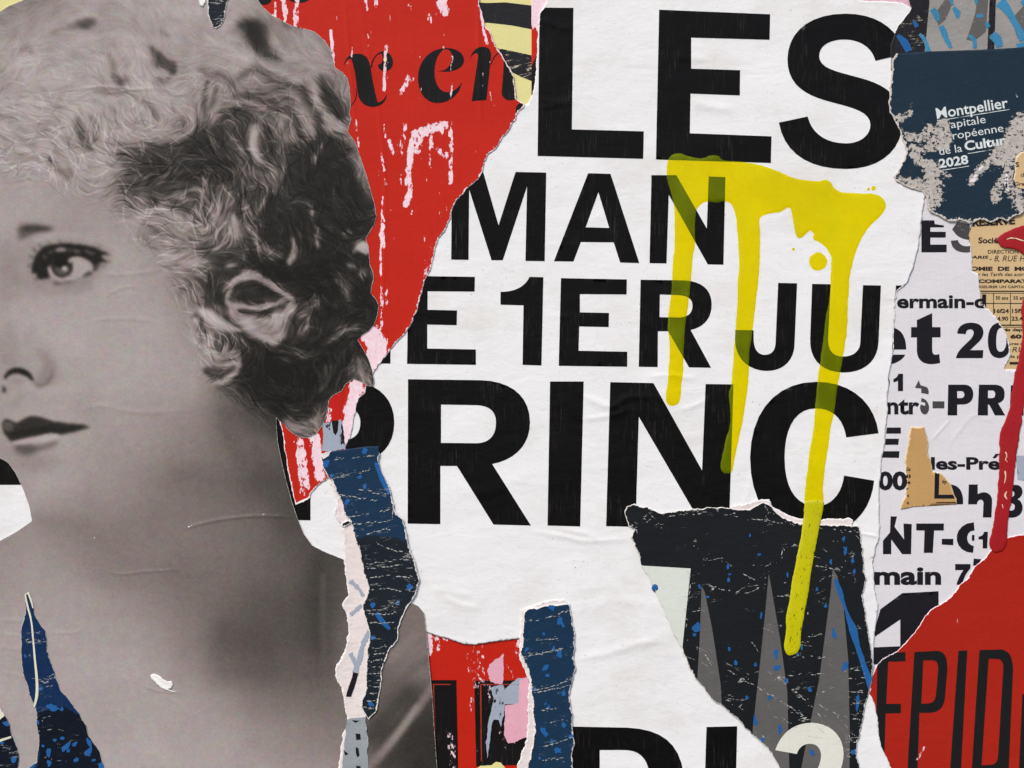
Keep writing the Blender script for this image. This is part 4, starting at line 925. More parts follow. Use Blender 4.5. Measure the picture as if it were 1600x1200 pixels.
glyph(rw, 'P', 'M 1482,601 L 1508,601 C 1518,602 1521,608 1521,616 C 1521,627 1514,632 1504,632 L 1496,632 L 1496,649 L 1481,649 Z M 1496,611 L 1496,622 L 1502,622 C 1509,622 1509,611 1502,611 Z')
glyph(rw, 'R', 'M 1530,601 L 1556,601 C 1567,602 1571,608 1570,617 C 1570,625 1566,628 1560,630 L 1571,649 L 1555,649 L 1546,632 L 1544,632 L 1544,649 L 1528,649 Z M 1544,610 L 1544,622 L 1551,622 C 1557,622 1557,610 1551,610 Z')
glyph(rw, 'I', 'M 1580,602 L 1600,602 L 1600,649 L 1578,649 Z')
rw.ink('letter', 'M 1386,668 L 1408,668 L 1408,677.5 L 1385,677.5 Z', RI); rw.ink('letter', 'M 1384,685.5 L 1405,685.5 L 1404,695 L 1383,695 Z', RI); rw.ink('letter', 'M 1380,705 L 1406,705 L 1405,715.5 L 1378,715 Z', RI)
rw.text('les-Pre', 1455, 1563, 734, 21, RI, bold=.034); rw.ink('accent', 'M 1551,716 L 1556,709 L 1562,709 L 1556,716 Z', RI)
rw.text('00', 1372, 1418, 766, 31, RI, bold=.04)
glyph(rw, 'D', 'M 1472,757 L 1486,757 C 1502,759 1506,772 1505,788 L 1494,788 C 1494,775 1490,768 1482,767 Z')
glyph(rw, 'h', 'M 1514,757 L 1528,757 L 1528,772 C 1538,766 1550,770 1550.5,782 L 1549.5,808.5 L 1536,808.5 L 1537,786 C 1537,779 1529,779 1527,786 L 1527,788 L 1513,788 Z')
glyph(rw, '3', 'M 1574,765 C 1577,756 1598,753 1598,768 C 1598,774 1594,778 1590,780 C 1602,784 1602,808 1582,809 C 1575,809 1570,807 1568,802 L 1572,795 C 1580,800 1586,798 1586,792 C 1586,787 1582,786 1577,786 L 1578,777 C 1584,777 1586,774 1585,770 C 1584,766 1579,767 1577,771 Z')
glyph(rw, 'N', 'M 1392,807 L 1402,807 L 1398,823 L 1413,843 L 1412,818 L 1425,819 L 1424,866 L 1410,866 L 1393,843 L 1393,866 L 1380,866 L 1380,845 L 1391,832 Z')
glyph(rw, 'T', 'M 1432,818 L 1475,818 L 1475,829 L 1460,829 L 1458,864 L 1444,864 L 1445,829 L 1432,829 Z')
rw.ink('dash', 'M 1472,842 L 1490,842 L 1490,852 L 1472,851 Z', RI)
glyph(rw, 'G', 'M 1522,816 L 1523,829 C 1508,828 1508,852 1522,853 L 1521,864 C 1487,864 1486,818 1522,816 Z M 1519,836 L 1523,836 L 1523,845 L 1519,845 Z')
glyph(rw, '1', 'M 1544,831 L 1538,831 C 1537,836 1534,838 1529.5,838.5 L 1529.5,843 L 1536,843 L 1536,857 L 1543,857 Z')
rw.text('main', 1366, 1471, 914, 31, RI, bold=.036); glyph(rw, '7', 'M 1493,881.5 L 1517,881.5 L 1517,888 C 1509,897 1507,903 1504,914 L 1495,914 C 1497,905 1502,896 1506,891 L 1493,891 Z')
rw.ink('letter', 'M 1522,873 L 1534,874 L 1528,884 L 1521,884 Z', RI)
glyph(rw, '1', 'M 1360,1000 L 1367,983 L 1376,952 L 1410,927 L 1467,924 L 1467,1040 L 1407,1040 L 1407,968 Z', label='large black numeral above the red poster')
rw.ink('black_band', 'M 1355,1012 L 1407,1010 L 1407,1034 L 1355,1040 Z', RI)
rw.ink('grey_mark', 'M 1588,712 L 1610,712 L 1610,752 L 1590,750 Z', M['grey'])

# ---- brown newspaper scrap with a black corner line
ns = Sheet('newspaper_scrap', 'brown newspaper scrap with a black L shaped corner line on the thin white poster', [(1423, 668), (1444, 667), (1448, 680), (1451, 690), (1450, 705), (1453, 715), (1456, 725), (1457, 737), (1470, 739), (1478, 748), (1486, 757), (1490, 768), (1494, 780), (1495, 788, 0), (1465, 790, 0), (1430, 792), (1408, 796), (1410, 785), (1416, 775), (1417, 745), (1415, 720), (1420, 690)], 1.7, M['brown'], amp=1.2, lift=.15, spacing=6, cat='newspaper')
ns.ink('corner_line', 'M 1461,738 L 1468,738 L 1467,773 L 1490,773 L 1492,779 L 1460,779 Z', RI); line(ns, 1463, 785.5, 1494, 785, 1.6, RI)
ns.text('ty.', 1472, 1481, 755, 6, NI, bold=.03)
for k, (tx, yy) in enumerate((('Da', 736), ('il', 747), ('le', 756), ('r', 766), ('m', 777), ('a', 788))): ns.text(tx, 1416.5 + (k > 3) * 1, 1423 if len(tx) > 1 else 1420.5, yy, 6, NI, bold=.03)

# ---- red poster with tall condensed letters, lower right
st = [(0, 4, .55, [(1497, 960), (1499, 985)]), (0, 5, .48, [(1494, 1090), (1490, 1130)]), (0, 5, .5, [(1430, 1085), (1425, 1140), (1422, 1180)]), (0, 4, .8, [(1444, 1168), (1438, 1180), (1433, 1188)]), (0, 5, .45, [(1588, 1100), (1580, 1150), (1570, 1190)]), (0, 9, .5, [(1398, 1018), (1376, 1030)])]
ep = Sheet('red_poster', 'dull red poster with tall narrow black letters EPID in the lower right corner', [(1359, 1080), (1363, 1060), (1368, 1042), (1378, 1030), (1403, 1017), (1416, 1003), (1428, 990), (1438, 976), (1446, 962), (1455, 952), (1467, 946), (1480, 937), (1492, 927), (1500, 915), (1511, 905), (1524, 886), (1538, 872), (1550, 858), (1565, 845), (1580, 838), (1598, 835), (L1, 833, 0), (L1, T1, 0), (1340, T1, 0), (1340, 1090, 0)], 1.8, M['darkred'], amp=1.4, lift=.15, strokes=st)
DI = paper('black_ink_on_dull_red', (26, 26, 27), rim=1.6, core=(232, 214, 220), peel=(226, 196, 190), vary=.12, streak=.1, bump=.4)
for lab, d in (('black letter E cut by the white edge', 'M 1374,1021 L 1415,1019 L 1415,1033.5 L 1388,1034 L 1385,1100 L 1408,1100 L 1408,1114.5 L 1384,1115 L 1380,1260 L 1363,1260 L 1370,1110 L 1371,1036 Z'),
               ('tall black letter P', 'M 1429,1019 L 1465,1017 C 1478,1018 1481.5,1030 1480.5,1050 L 1477,1090 C 1475,1108 1466,1114 1450,1114 L 1437,1114 L 1432,1260 L 1415,1260 Z M 1443,1032 L 1440,1100 L 1449,1099.5 C 1458,1099 1462,1095 1463,1085 L 1466,1050 C 1467,1038 1465,1032 1458,1032 Z'),
               ('tall black letter I', 'M 1498,1017 L 1512,1016.5 L 1499,1260 L 1481,1260 Z'),
               ('tall black letter D', 'M 1531,1016 L 1565,1015 C 1578,1017 1584,1028 1583.5,1050 L 1574,1260 L 1515,1260 Z M 1545.5,1029.5 L 1534,1196 L 1547,1195.5 C 1556,1195 1559,1192 1560,1180 L 1568,1050 C 1569,1038 1567,1031 1560,1030 Z'),
               ('black letter at the right edge', 'M 1598,1085 L 1614,1085 L 1608,1260 L 1590,1260 Z')):
    ep.ink('letter', d, DI, label=lab)

# ---- top right grey, black and blue poster and pink sliver
tp = Sheet('grey_poster', 'weathered grey and black poster with blue paint splashes in the upper right corner', [(1400, T0, 0), (L1, T0, 0), (L1, 110, 0), (1392, 110, 0), (1392, 70), (1400, 50), (1405, 40), (1420, 20), (1424, 12)], 2.9, M['greytop'], amp=1.4, lift=.1, base=(.44, 0, .35))
tp.ink('black_area', 'M 1380,-60 L 1454,-60 L 1452,6 L 1444,90 L 1380,90 Z', M['stripe']); tp.ink('black_bar', 'M 1549,-60 L 1558,-60 L 1553,90 L 1542,90 Z', M['stripe'])
tp.ink('darker_grey_area', 'M 1476,0 L 1490,0 L 1478,30 L 1466,40 L 1462,20 Z M 1528,-10 L 1545,-10 L 1540,50 L 1522,64 L 1510,62 L 1516,45 L 1524,20 Z M 1600,8 L 1640,0 L 1640,60 L 1590,60 L 1580,30 Z', M['greyspike'], dz=.2)  # darker grey areas of the poster's print
for i, (pts, w) in enumerate((([(1457, 14), (1463, 24), (1466, 33)], (8, 9, 5)), ([(1490, 12), (1496, 20), (1495, 28)], (5, 10, 4)), ([(1470, 40), (1475, 50), (1481, 65), (1485, 75)], (8, 10, 8, 5)), ([(1428, 32), (1433, 42)], (5, 6)), ([(1402, 55), (1412, 65), (1420, 80)], (5, 12, 10)), ([(1437, 53), (1445, 63), (1451, 80)], (6, 6, 8)),
                              ([(1540, 40), (1546, 38)], (9, 9)), ([(1526, 25), (1536, 25)], (6, 5)), ([(1562, 2), (1575, 18), (1588, 40), (1600, 62)], (20, 12, 10, 14)), ([(1549, 54), (1558, 62), (1562, 74)], (12, 14, 10)), ([(1598, 0), (1606, 10)], (10, 12)), ([(1514, 55), (1522, 64), (1523, 76)], (4, 6, 5)), ([(1588, 72), (1604, 68)], (6, 8)), ([(1525, -8), (1526, 6)], (7, 4)), ([(1484, -6), (1488, 8)], (5, 5)))):
    tp.ink('paint_fleck', [rough(strip(pts, w), 1.2, i + 3)], M['blueflek'] if i in (3, 4) else M['cyanflek'], dz=.5)
# ---- narrow red strip left of the letter L
s = Sheet('red_strip', 'narrow red and pink strip between the striped poster and the letter L', [(830.5, T0, 0), (870, T0, 0), (870, 150, 0), (834, 152), (830.5, 150, 0)], 1.6, M['red'], amp=1, lift=.1, spacing=5, strokes=[(0, 30, 1.2, [(842, -50), (842, 28)]), (0, 5, .5, [(838, 34), (834, 44)])])
s.ink('black_mark', 'M 830,104 L 846,70 L 846,150 L 830,152 Z', M['redink'])

# ---- the big white poster
WO = [(853, T0, 0), (853, 2), (848, 12), (843, 20), (842, 35), (841, 58), (839, 80), (838, 105), (835, 128), (832, 148), (824, 161), (812, 168), (790, 172), (700, 180, 0), (L0, 180, 0), (L0, 950, 0), (640, 950), (652, 976), (668, 988), (690, 995), (710, 1001), (726, 1006), (742, 1008), (765, 1004), (790, 1000), (814, 997), (828, 1000), (842, 1020), (850, T1, 0), (1400, T1, 0), (1393, 1200), (1387, 1188), (1379, 1172), (1373, 1150), (1371, 1120), (1367, 1102), (1359, 1085), (1361, 1068), (1366, 1048), (1365, 1010), (1366, 990), (1371, 965), (1372, 945), (1368, 930), (1366, 905), (1363, 880), (1367, 862), (1375, 838), (1374, 800), (1375, 760), (1377, 720), (1383, 690), (1386, 650), (1388, 600), (1393, 565), (1397, 545), (1397, 515), (1399, 470), (1401, 455), (1418, 440), (1428, 415), (1432, 400), (1436, 375), (1440, 340), (1444, 310), (1446, 285), (1440, 260), (1436, 200, 0), (1436, 60, 0), (1430, 24), (1423, 12), (1405, 3), (1345, 1), (1338, -12), (1320, T0, 0)]
wp = Sheet('white_poster', 'large white poster with bold black words LES, MAN, 1ER JU and PRINC across the centre', WO, 2.3, M['white'], amp=1.6, lift=.22, spacing=9)
BL = M['black']
LET = [('black letter L in the top row', 'M 852,11.5 L 896,12 L 893.5,202 L 1006,205 L 1005,248 L 840,243.5 L 843,21 Z'),
 ('black letter E in the top row', 'M 1030,15 L 1203.5,22 L 1202.5,62 L 1080,58.5 L 1080,107 L 1156.5,109.5 L 1156,149 L 1079,146 L 1078,208 L 1205.5,213 L 1204.5,254.5 L 1025,249 Z'),
 ('black letter S in the top row, torn at its right', 'M 1368,95 L 1414,84 C 1405,45 1370,21 1322,21 C 1262,21 1231,52 1230.5,92 C 1230,130 1255,147 1290,157 C 1325,167 1360,172 1360,195 C 1360,213 1342,224 1322,224 C 1290,224 1268,208 1262,182 L 1217,191.5 C 1225,238 1262,264 1322,264 C 1375,264 1409,235 1410,192 C 1411,145 1375,130 1345,122 C 1310,112 1281,108 1280,88 C 1280,70 1298,61.5 1320,61.5 C 1345,61.5 1363,75 1368,95 Z'),
 ('black letter M in the second row', 'M 706,268 L 755,269 L 779,352 L 805.5,268.5 L 853.5,269.5 L 851,408 L 821,407.5 L 823.5,291 L 785.5,406.5 L 768,406.5 L 733,296 L 732,406 L 705,405.5 Z'),
 ('black letter A in the second row', 'M 919,270.5 L 954,271.5 L 999,411 L 969,410 L 959,378.5 L 907.5,378 L 896,408.5 L 865.5,408 Z M 935,300 L 915,355 L 952,356 Z'),
 ('black letter N in the second row', 'M 1018,273.5 L 1057,273.5 L 1104.5,357 L 1107.5,275.5 L 1133.5,276.5 L 1130.5,413.5 L 1106,413 L 1045,304 L 1041.5,411.5 L 1015,411 Z'),
 ('black letter fragment at the start of the third row', 'M 570,540 L 610,548 L 610,568 L 570,568 Z'),
 ('first black letter E in the third row', 'M 638,431 L 742,432.5 L 741.5,455.5 L 668,455 L 668,484 L 714,485 L 713.5,508 L 667.5,507 L 667.5,544.5 L 743.5,546 L 743.5,570 L 636,568.5 Z'),
 ('black numeral 1 in the third row', 'M 827.5,432.5 L 849,433 L 846,571 L 816.5,570 L 818,477 L 782,476 L 782,456 C 805,456 820,448 827.5,432.5 Z'),
 ('second black letter E in the third row', 'M 876.5,434.5 L 979.5,436.5 L 979,460 L 906,459.5 L 906,488 L 951.5,489 L 951,511 L 905,510 L 904,548 L 980,549.5 L 980,573 L 873,571.5 Z'),
 ('black letter R in the third row', 'M 1001,437 L 1070,438 C 1100,440 1112,455 1112,476 C 1112,497 1100,511 1079,515.5 L 1111,574.5 L 1076.5,574 L 1044,517.5 L 1028,517.5 L 1027.5,573.5 L 998,573 Z M 1031,460 L 1030.5,495.5 L 1060,496 C 1074,496 1082,490 1082,478 C 1082,467 1075,462 1060,461 Z'),
 ('black letter J in the third row', 'M 1216,442 L 1245.5,442.5 L 1241.5,540 C 1240,565 1222,580 1197,579.5 C 1168,578 1149,560 1148.5,530 L 1149,515.5 L 1177.5,516 L 1177.5,530 C 1178,547 1185,554 1195,554.5 C 1207,554 1212,547 1212,533 Z'),
 ('black letter U in the third row', 'M 1269,443.5 L 1298,444 L 1294,530 C 1294,548 1302,557 1318,557 C 1334,557 1344,548 1344.5,535 L 1348.5,445.5 L 1376.5,446 L 1373,535 C 1371,565 1350,582 1318,582 C 1284,581 1265,562 1266,530 Z'),
 ('torn black letter P in the fourth row', 'M 432,594 L 540,594 C 590,596 616,622 616,660 C 616,700 590,724 540,726 L 485,726 L 485,813 L 432,812 Z M 485,632 L 485,689 L 530,689 C 552,688 563,680 563,660 C 563,645 552,634 530,632 Z'),
 ('black letter R in the fourth row', 'M 637.5,592.5 L 750,594 C 800,595 828,620 828,660 C 828,695 805,718 769,725 L 829.5,821 L 771,819.5 L 714,728 L 688,728 L 688,819 L 637,818 Z M 689,632 L 689,692 L 745,692.5 C 765,692 775,680 775,660 C 775,643 765,634 745,633 Z'),
 ('black letter I in the fourth row', 'M 859.5,596 L 912,596 L 906.5,822.5 L 855.5,821 Z'),
 ('black letter N in the fourth row', 'M 953.5,597 L 1021,598.5 L 1097,735 L 1102.5,600 L 1146,600.5 L 1139,826 L 1100,826 L 998,651 L 993,823 L 947,822 Z'),
 ('black letter C in the fourth row', 'M 1172,715 C 1173,640 1215,597 1275,596.5 C 1330,596 1368,630 1373,677 L 1322.5,683.5 C 1318,655 1302,638 1275,638 C 1243,638 1226,668 1226,715 C 1226,765 1245,790 1275,791 C 1300,791 1316,770 1319,743 L 1366,751 C 1362,790 1340,835 1270,835 C 1210,835 1172,790 1172,715 Z'),
 ('black letter D at the bottom edge', 'M 880,1135 L 980,1137 C 1040,1140 1068,1165 1070,1230 L 1070,1260 L 880,1260 Z M 937,1172 L 937,1260 L 1016,1260 L 1016,1220 C 1014,1185 1000,1172 975,1172 Z'),
 ('black letter I at the bottom edge', 'M 1104,1136 L 1152,1135 L 1149,1260 L 1100,1260 Z'),
 ('black letter stem cut off at the right edge of the third row', 'M 1400,446 L 1420,446 L 1412,460 L 1411,476 L 1406,480 L 1407,490 L 1402,498 L 1404,510 L 1398,520 L 1396,546 L 1394,546 Z'),
 ('black wedge in the notch at the left edge', 'M -60,690 L 60,690 L 60,757.5 L -60,757.5 Z')]
for lab, d in LET: wp.ink('letter', d, BL, label=lab)

# ---- yellow paint poured over the lettering
YO = [(1048,244),(1055,240),(1064,240),(1076,244),(1095,247),(1110,243),(1122,243),(1130,250),(1150,252),(1180,256),(1210,265),(1240,278),(1260,282),(1280,283),(1290,281),(1298,285),(1303,293),(1315,300),(1340,302),(1365,303),(1378,308),(1384,318),(1381,330),(1370,343),(1357,355),(1345,375),(1337,395),(1331,415),(1327,440),(1325,480),(1323,520),(1318,550),(1314,575),(1308,610),(1303,645),(1297,675),(1294,700),(1289,730),(1286,765),(1287,790),(1284,801),(1257,801),(1257,788),(1258,765),(1262,730),(1265,705),(1270,680),(1274,640),(1277,600),(1281,570),(1286,535),(1290,500),(1297,460),(1298,430),(1299,405),(1296,395),(1289,385),(1280,378),(1271,373),(1271,365),(1266,360),(1260,364),(1250,372),(1244,368),(1240,350),(1238,337),(1236,327),(1230,324),(1218,331),(1200,334),(1190,338),(1187,345),(1188,370),(1187,410),(1184,445),(1180,480),(1176,515),(1171,550),(1170,580),(1166,620),(1160,660),(1153,690),(1147,720),(1144,735),(1138,739),(1130,738),(1126,730),(1127,720),(1133,690),(1140,665),(1141,640),(1139,615),(1143,600),(1146,560),(1149,515),(1152,480),(1153,440),(1155,410),(1152,360),(1149,335),(1146,325),(1141,317),(1134,314),(1120,316),(1108,315),(1100,316),(1093,321),(1088,328),(1087,340),(1086,355),(1086,380),(1083,400),(1080,430),(1077,460),(1073,490),(1070,510),(1068,550),(1067,580),(1064,605),(1063,622),(1060,630),(1050,634),(1043,631),(1040,622),(1043,600),(1045,570),(1046,540),(1044,520),(1044,495),(1047,470),(1050,440),(1051,410),(1054,385),(1054,340),(1053,320),(1048,300),(1044,285),(1042,270),(1043,252)]
yt = thing('yellow_paint', 'bright yellow translucent paint poured over the letters with three long drips', 'paint', 1200, 500, 3)
def pour(name, outline, z, mat, fat, spacing=5, parent=None, skirt=0, seed=2, wob=.7):
    o = rough(outline, wob, seed, 2.5, smooth=True)
    A = np.array(o); T = np.roll(A, -1, 0) - np.roll(A, 1, 0); T /= (np.hypot(T[:, 0], T[:, 1]) + 1e-9)[:, None]; N = np.stack([-T[:, 1], T[:, 0]], 1)
    R = np.concatenate([A + N * d for d in (-4.5, -2.5, -1, 1, 2.5, 4.5)]); e = edge_distance(R[:, 0], R[:, 1], o); R = R[e > .7]
    X, Y, F = tri([o], spacing=spacing, inner=R)
    e = edge_distance(X, Y, o)
    D = height(X, Y) + z + fat * (1 - np.exp(-(e / 3.2) ** 1.2)) * (1 + .25 * vnoise2(X / 16, Y / 30, 8)) + fat * .25 * np.exp(-((e - 3.5) / 2) ** 2)
    return make_mesh(name, X, Y, D, F, mat, parent, skirt=skirt)
pour('paint_pour', YO, 2.9, M['yellow'], 1.0, parent=yt)
for x, y, r in ((1278.5, 408.5, 14), (1357, 295, 2.4), (1365, 294, 3.4), (1240, 389, 2.4)):
    pour('paint_drop', blob(x, y, r, r, 0, .05, n=14), 2.9, M['yellow'], .5, spacing=3, parent=yt)

# ---- red poster, upper centre, over the white one
RO = [(300, T0, 0), (748, T0, 0), (749, 0), (752, 18), (757, 38), (766, 50), (772, 64), (775, 75), (783, 85), (790, 97), (797, 107), (801, 118), (803, 128), (806, 142), (806, 154), (814, 158), (821, 164), (813, 172), (808, 178), (807, 186), (800, 194), (795, 205), (785, 215), (778, 228), (765, 240), (757, 251), (755, 268), (748, 279), (738, 287), (730, 294), (724, 303), (714, 312), (708, 325), (703, 340), (700, 352), (695, 362), (685, 373), (682, 384), (679, 396), (675, 410), (671, 422), (664, 440), (660, 452), (656, 470), (650, 487), (645, 500), (640, 510), (632, 522), (620, 534), (612, 545), (606, 553), (600, 560), (592, 571), (586, 580), (580, 590), (573, 602), (570, 614), (562, 622), (556, 632), (555, 645), (552, 660), (550, 674), (547, 685), (541, 698), (541, 715), (520, 742), (510, 750), (498, 757), (487, 768), (484, 778), (474, 784), (462, 788), (457, 770), (449, 735), (445, 700), (441, 672), (436, 655), (380, 640, 0), (300, 500, 0)]
RW = [(0, 4, .9, [(430, 4), (430, 28)]), (0, 7, 1, [(441, -5), (446, 20), (445, 32)]), (0, 7, .95, [(465, 0), (461, 25), (461, 42)]), (0, 4, .8, [(426, 24), (442, 33)]), (0, 4.5, 1, [(517, 48), (519, 70), (521, 98)]),
 (0, 4, .9, [(571, 0), (574, 15)]), (0, 3, .7, [(575, 52), (575, 74)]), (0, 6, .8, [(588, 2), (587, 10)]), (0, 8, .75, [(641, 8), (643, 16)]), (0, 4, .7, [(651, 19), (652, 22)]), (0, 7, .85, [(671, 24), (672, 34)]),
 (0, 16, .95, [(690, -8), (690, 8), (695, 16)]), (0, 6, .7, [(682, 22), (700, 20)]), (0, 4, .7, [(693, 48), (692, 58)]), (0, 5, .95, [(603, 72), (602, 100), (600, 140)]), (0, 5, .7, [(606, 118), (605, 128)]), (0, 8, .8, [(638, 120), (634, 132), (625, 146)]), (0, 9, .7, [(636, 118), (642, 124)]),
 (0, 3, .8, [(707, 88), (704, 110)]), (0, 3.5, .8, [(707, 130), (704, 155)]), (0, 4, .7, [(765, 140), (770, 162), (774, 164)]), (0, 5, .9, [(752, 10), (754, 40), (761, 68)]), (0, 3, .5, [(780, 150), (784, 172)]),
 (0, 3, .8, [(556, 188), (560, 230)]), (0, 3.5, .8, [(600, 195), (602, 215)]), (0, 6, .9, [(608, 220), (614, 238)]), (0, 4, .85, [(595, 240), (600, 262), (603, 290)]), (0, 5, .8, [(634, 195), (632, 215), (628, 238)]), (0, 9, 1, [(648, 208), (642, 230), (640, 262), (637, 278), (641, 300), (634, 320)]),
 (0, 15, .95, [(648, 210), (665, 205), (682, 198), (694, 196)]), (0, 12, .9, [(655, 215), (652, 235)]), (0, 8, .8, [(690, 195), (692, 215)]), (0, 16, .55, [(635, 192), (655, 190)]), (0, 7, .85, [(674, 215), (674, 232)]), (0, 7, .9, [(704, 205), (705, 232), (704, 285)]), (0, 12, .8, [(686, 234), (697, 244)]), (0, 5, .6, [(704, 185), (704, 205)]),
 (0, 3, .9, [(598, 308), (596, 335), (601, 346)]), (0, 8, .95, [(597, 352), (598, 385)]), (0, 3.5, .9, [(595, 385), (595, 430)]), (0, 5, .8, [(596, 448), (597, 480), (596, 515)]), (0, 5, .75, [(604, 445), (604, 475)]), (0, 3, .6, [(640, 5), (640, 20)]),
 (0, 5, .6, [(690, 285), (688, 300)]), (0, 7, .58, [(686, 328), (686, 352)]), (0, 16, .56, [(682, 365), (676, 395), (668, 425)]), (0, 8, .7, [(667, 405), (665, 430)]), (0, 4, .6, [(662, 355), (664, 390)]), (0, 3, .6, [(696, 315), (698, 330)]), (0, 4, .6, [(727, 290), (730, 300)]),
 (0, 26, 1.2, [(578, 522), (590, 540), (588, 570)]), (0, 18, 1.1, [(558, 600), (548, 640), (541, 685)]), (0, 14, .9, [(552, 602), (565, 612)]), (0, 12, .8, [(466, 688), (470, 730), (475, 770)]), (0, 10, .95, [(470, 690), (480, 760)]), (0, 14, 1.1, [(492, 680), (500, 745)]), (0, 18, .6, [(472, 735), (480, 775)]), (0, 8, .8, [(514, 640), (512, 670)])]
for _ in range(95):      # scattered fine scrapes
    x_ = rng.uniform(440, 790); y_ = rng.uniform(2, 540); l_ = rng.uniform(3, 24)
    RW.append((0, rng.uniform(1.6, 3.0), rng.uniform(.55, .85), [(x_, y_), (x_ + rng.gauss(0, 1.5), y_ + l_)]))
rp = Sheet('red_poster', 'bright red poster with black italic letters and white peeled streaks, upper centre', RO, 3.2, M['red'], amp=1.8, lift=.2, strokes=RW, spacing=6, base=(.36, 0, 0))
RI_ = M['redink']
rp.ink('letter', 'M 537,104 C 538,90 548,84 558,84 C 571,83 577,92 579,106 C 583,130 586,145 590,160 C 597,159 602,154 604,146 C 605,160 594,167 581,167 C 570,166 563,160 560,150 C 556,135 557,115 549,92 C 543,91 539,96 537,104 Z', RI_, label='black italic letter r', spacing=6)
rp.ink('letter_ear', 'M 579,106 C 580,92 588,82 597,80.5 C 608,80 614,88 614,97 C 614,106 608,111 602,111 C 594,111 590,106 591,101 C 598,100 600,92 596,83.5 C 588,84 582,94 581,106 Z', RI_)
rp.ink('hairline', [strip([(556, 138), (557, 148), (554, 158), (547, 167)], (1, 1.6, 1.4, 1))], RI_)
rp.ink('letter', 'M 682,111 C 700,112 706,100 706,88 C 706,80 701,77 696,76.5 C 684,80 679,98 679,112 C 679,130 686,143 698,144 C 708,144 716,138 722,128 C 718,150 700,161 684,161 C 665,161 653,145 653,122 C 653,95 672,75 697,75 C 714,75 725,83 725,94 C 725,105 712,112 695,112 Z', RI_, label='black italic letter e', spacing=6)
rp.ink('letter', 'M 734,93 C 737,80 744,73 755,73 C 765,73 768,80 767,90 L 760,156 L 737,158 L 747,88 C 747,80 739,81 734,93 Z M 787,94 L 812,98 L 812,157 L 806,155 C 800,157 795,157 792,156 C 784,152 783,146 784,140 C 786,120 787,105 787,94 Z', RI_, label='black italic letter n, torn at its right', spacing=6)
rp.ink('hairline', [strip([(767, 101), (771, 91), (777, 84), (783, 82)], (1.2, 1.6, 1.4, 1))], RI_)
rp.ink('letter', 'M 806,168 C 810,160 816,159 822,164 L 824,176 L 806,180 Z', RI_, label='black letter tip at the torn point of the red poster')
rp.ink('letter', 'M 398,-30 L 425,-30 L 424,2 C 420,8 412,9 404,6 Z', RI_, label='black letter bottom at the upper edge beside the hair'); rp.ink('letter', 'M 448,-30 L 484,-30 L 483,0 C 475,6 458,6 450,-1 Z', RI_, label='wide black letter bottom at the upper edge')
rp.ink('red_patch', [rough([(514, 622), (537, 606), (533, 640), (531, 657), (519, 658), (516, 640)], .6, 5)], M['darkred'] if False else paper('flat_red_print', (192, 28, 20), rim=0, vary=.04, bump=.4), dz=.3)
rp.ink('red_patch', [rough([(476, 683), (492, 681), (490, 715), (487, 732), (480, 715)], .8, 6)], bpy.data.materials['flat_red_print'], dz=.3)
rp.ink('grey_patch', [rough([(504, 662), (533, 655), (536, 675), (540, 700), (520, 706), (503, 704), (505, 680)], 1.6, 7)], M['grey'], dz=.3)
rp.ink('letter', [rough([(518, 657), (529, 657), (528, 672), (525, 680), (521, 676)], .6, 8)], RI_, dz=.5, label='small black wedge on the grey patch')
rp.ink('white_patch', [rough([(460, 788), (470, 782), (485, 776), (486, 784), (478, 794), (470, 790), (462, 800)], 1, 9)], M['white'], dz=.3)
rp.ink('yellow_fleck', [blob(602, 93, 2.6, 4)], M['cream'], dz=.5)

# ---- the portrait, painted tone by tone on a fine grid
PO = [(-60, -60), (-60, -20), (-20, 30), (0, 19), (12, 11), (28, 4), (44, -2), (70, -60), (380, -60), (396, -14), (404, 2), (411, 11), (425, 24), (440, 32), (455, 40), (480, 46), (492, 50), (508, 64), (517, 78), (521, 95), (524, 106), (535, 113), (543, 122), (546, 135), (547.5, 150), (548, 165), (546, 178), (549, 186), (546, 196), (543.5, 206), (555, 222), (563, 245), (573, 275), (580, 300), (586, 322), (588, 338), (585, 350), (578, 362), (571.5, 373), (576, 386), (577, 400), (578, 414), (583, 425), (584, 436), (581, 447), (579.5, 458), (588, 468), (592, 478), (590, 492), (585, 507), (577, 517), (565, 525), (559, 531), (568, 546), (576, 561), (581, 576), (585, 596), (583, 604), (575, 603), (565, 597), (553, 592), (540, 600), (534, 611), (520, 618), (514, 626), (512, 640), (508, 655), (503, 666), (495, 677), (485, 683), (475, 684.5), (463, 681), (452, 673), (443, 663), (432, 653), (432, 664), (434, 690), (440, 720), (447, 750), (456, 783), (465, 810), (475, 834), (488, 852), (505, 861), (537, 874), (600, 902), (640, 940), (654, 947), (663, 958), (666, 985), (670, 1030), (675, 1080), (678, 1130), (683, 1200), (686, 1260), (-60, 1260), (-60, 862), (0, 845), (24, 832), (50.5, 814), (46, 790), (44, 785), (37, 765), (30, 750), (24, 738), (14, 724), (6, 718.5), (0, 716), (-60, 712)]
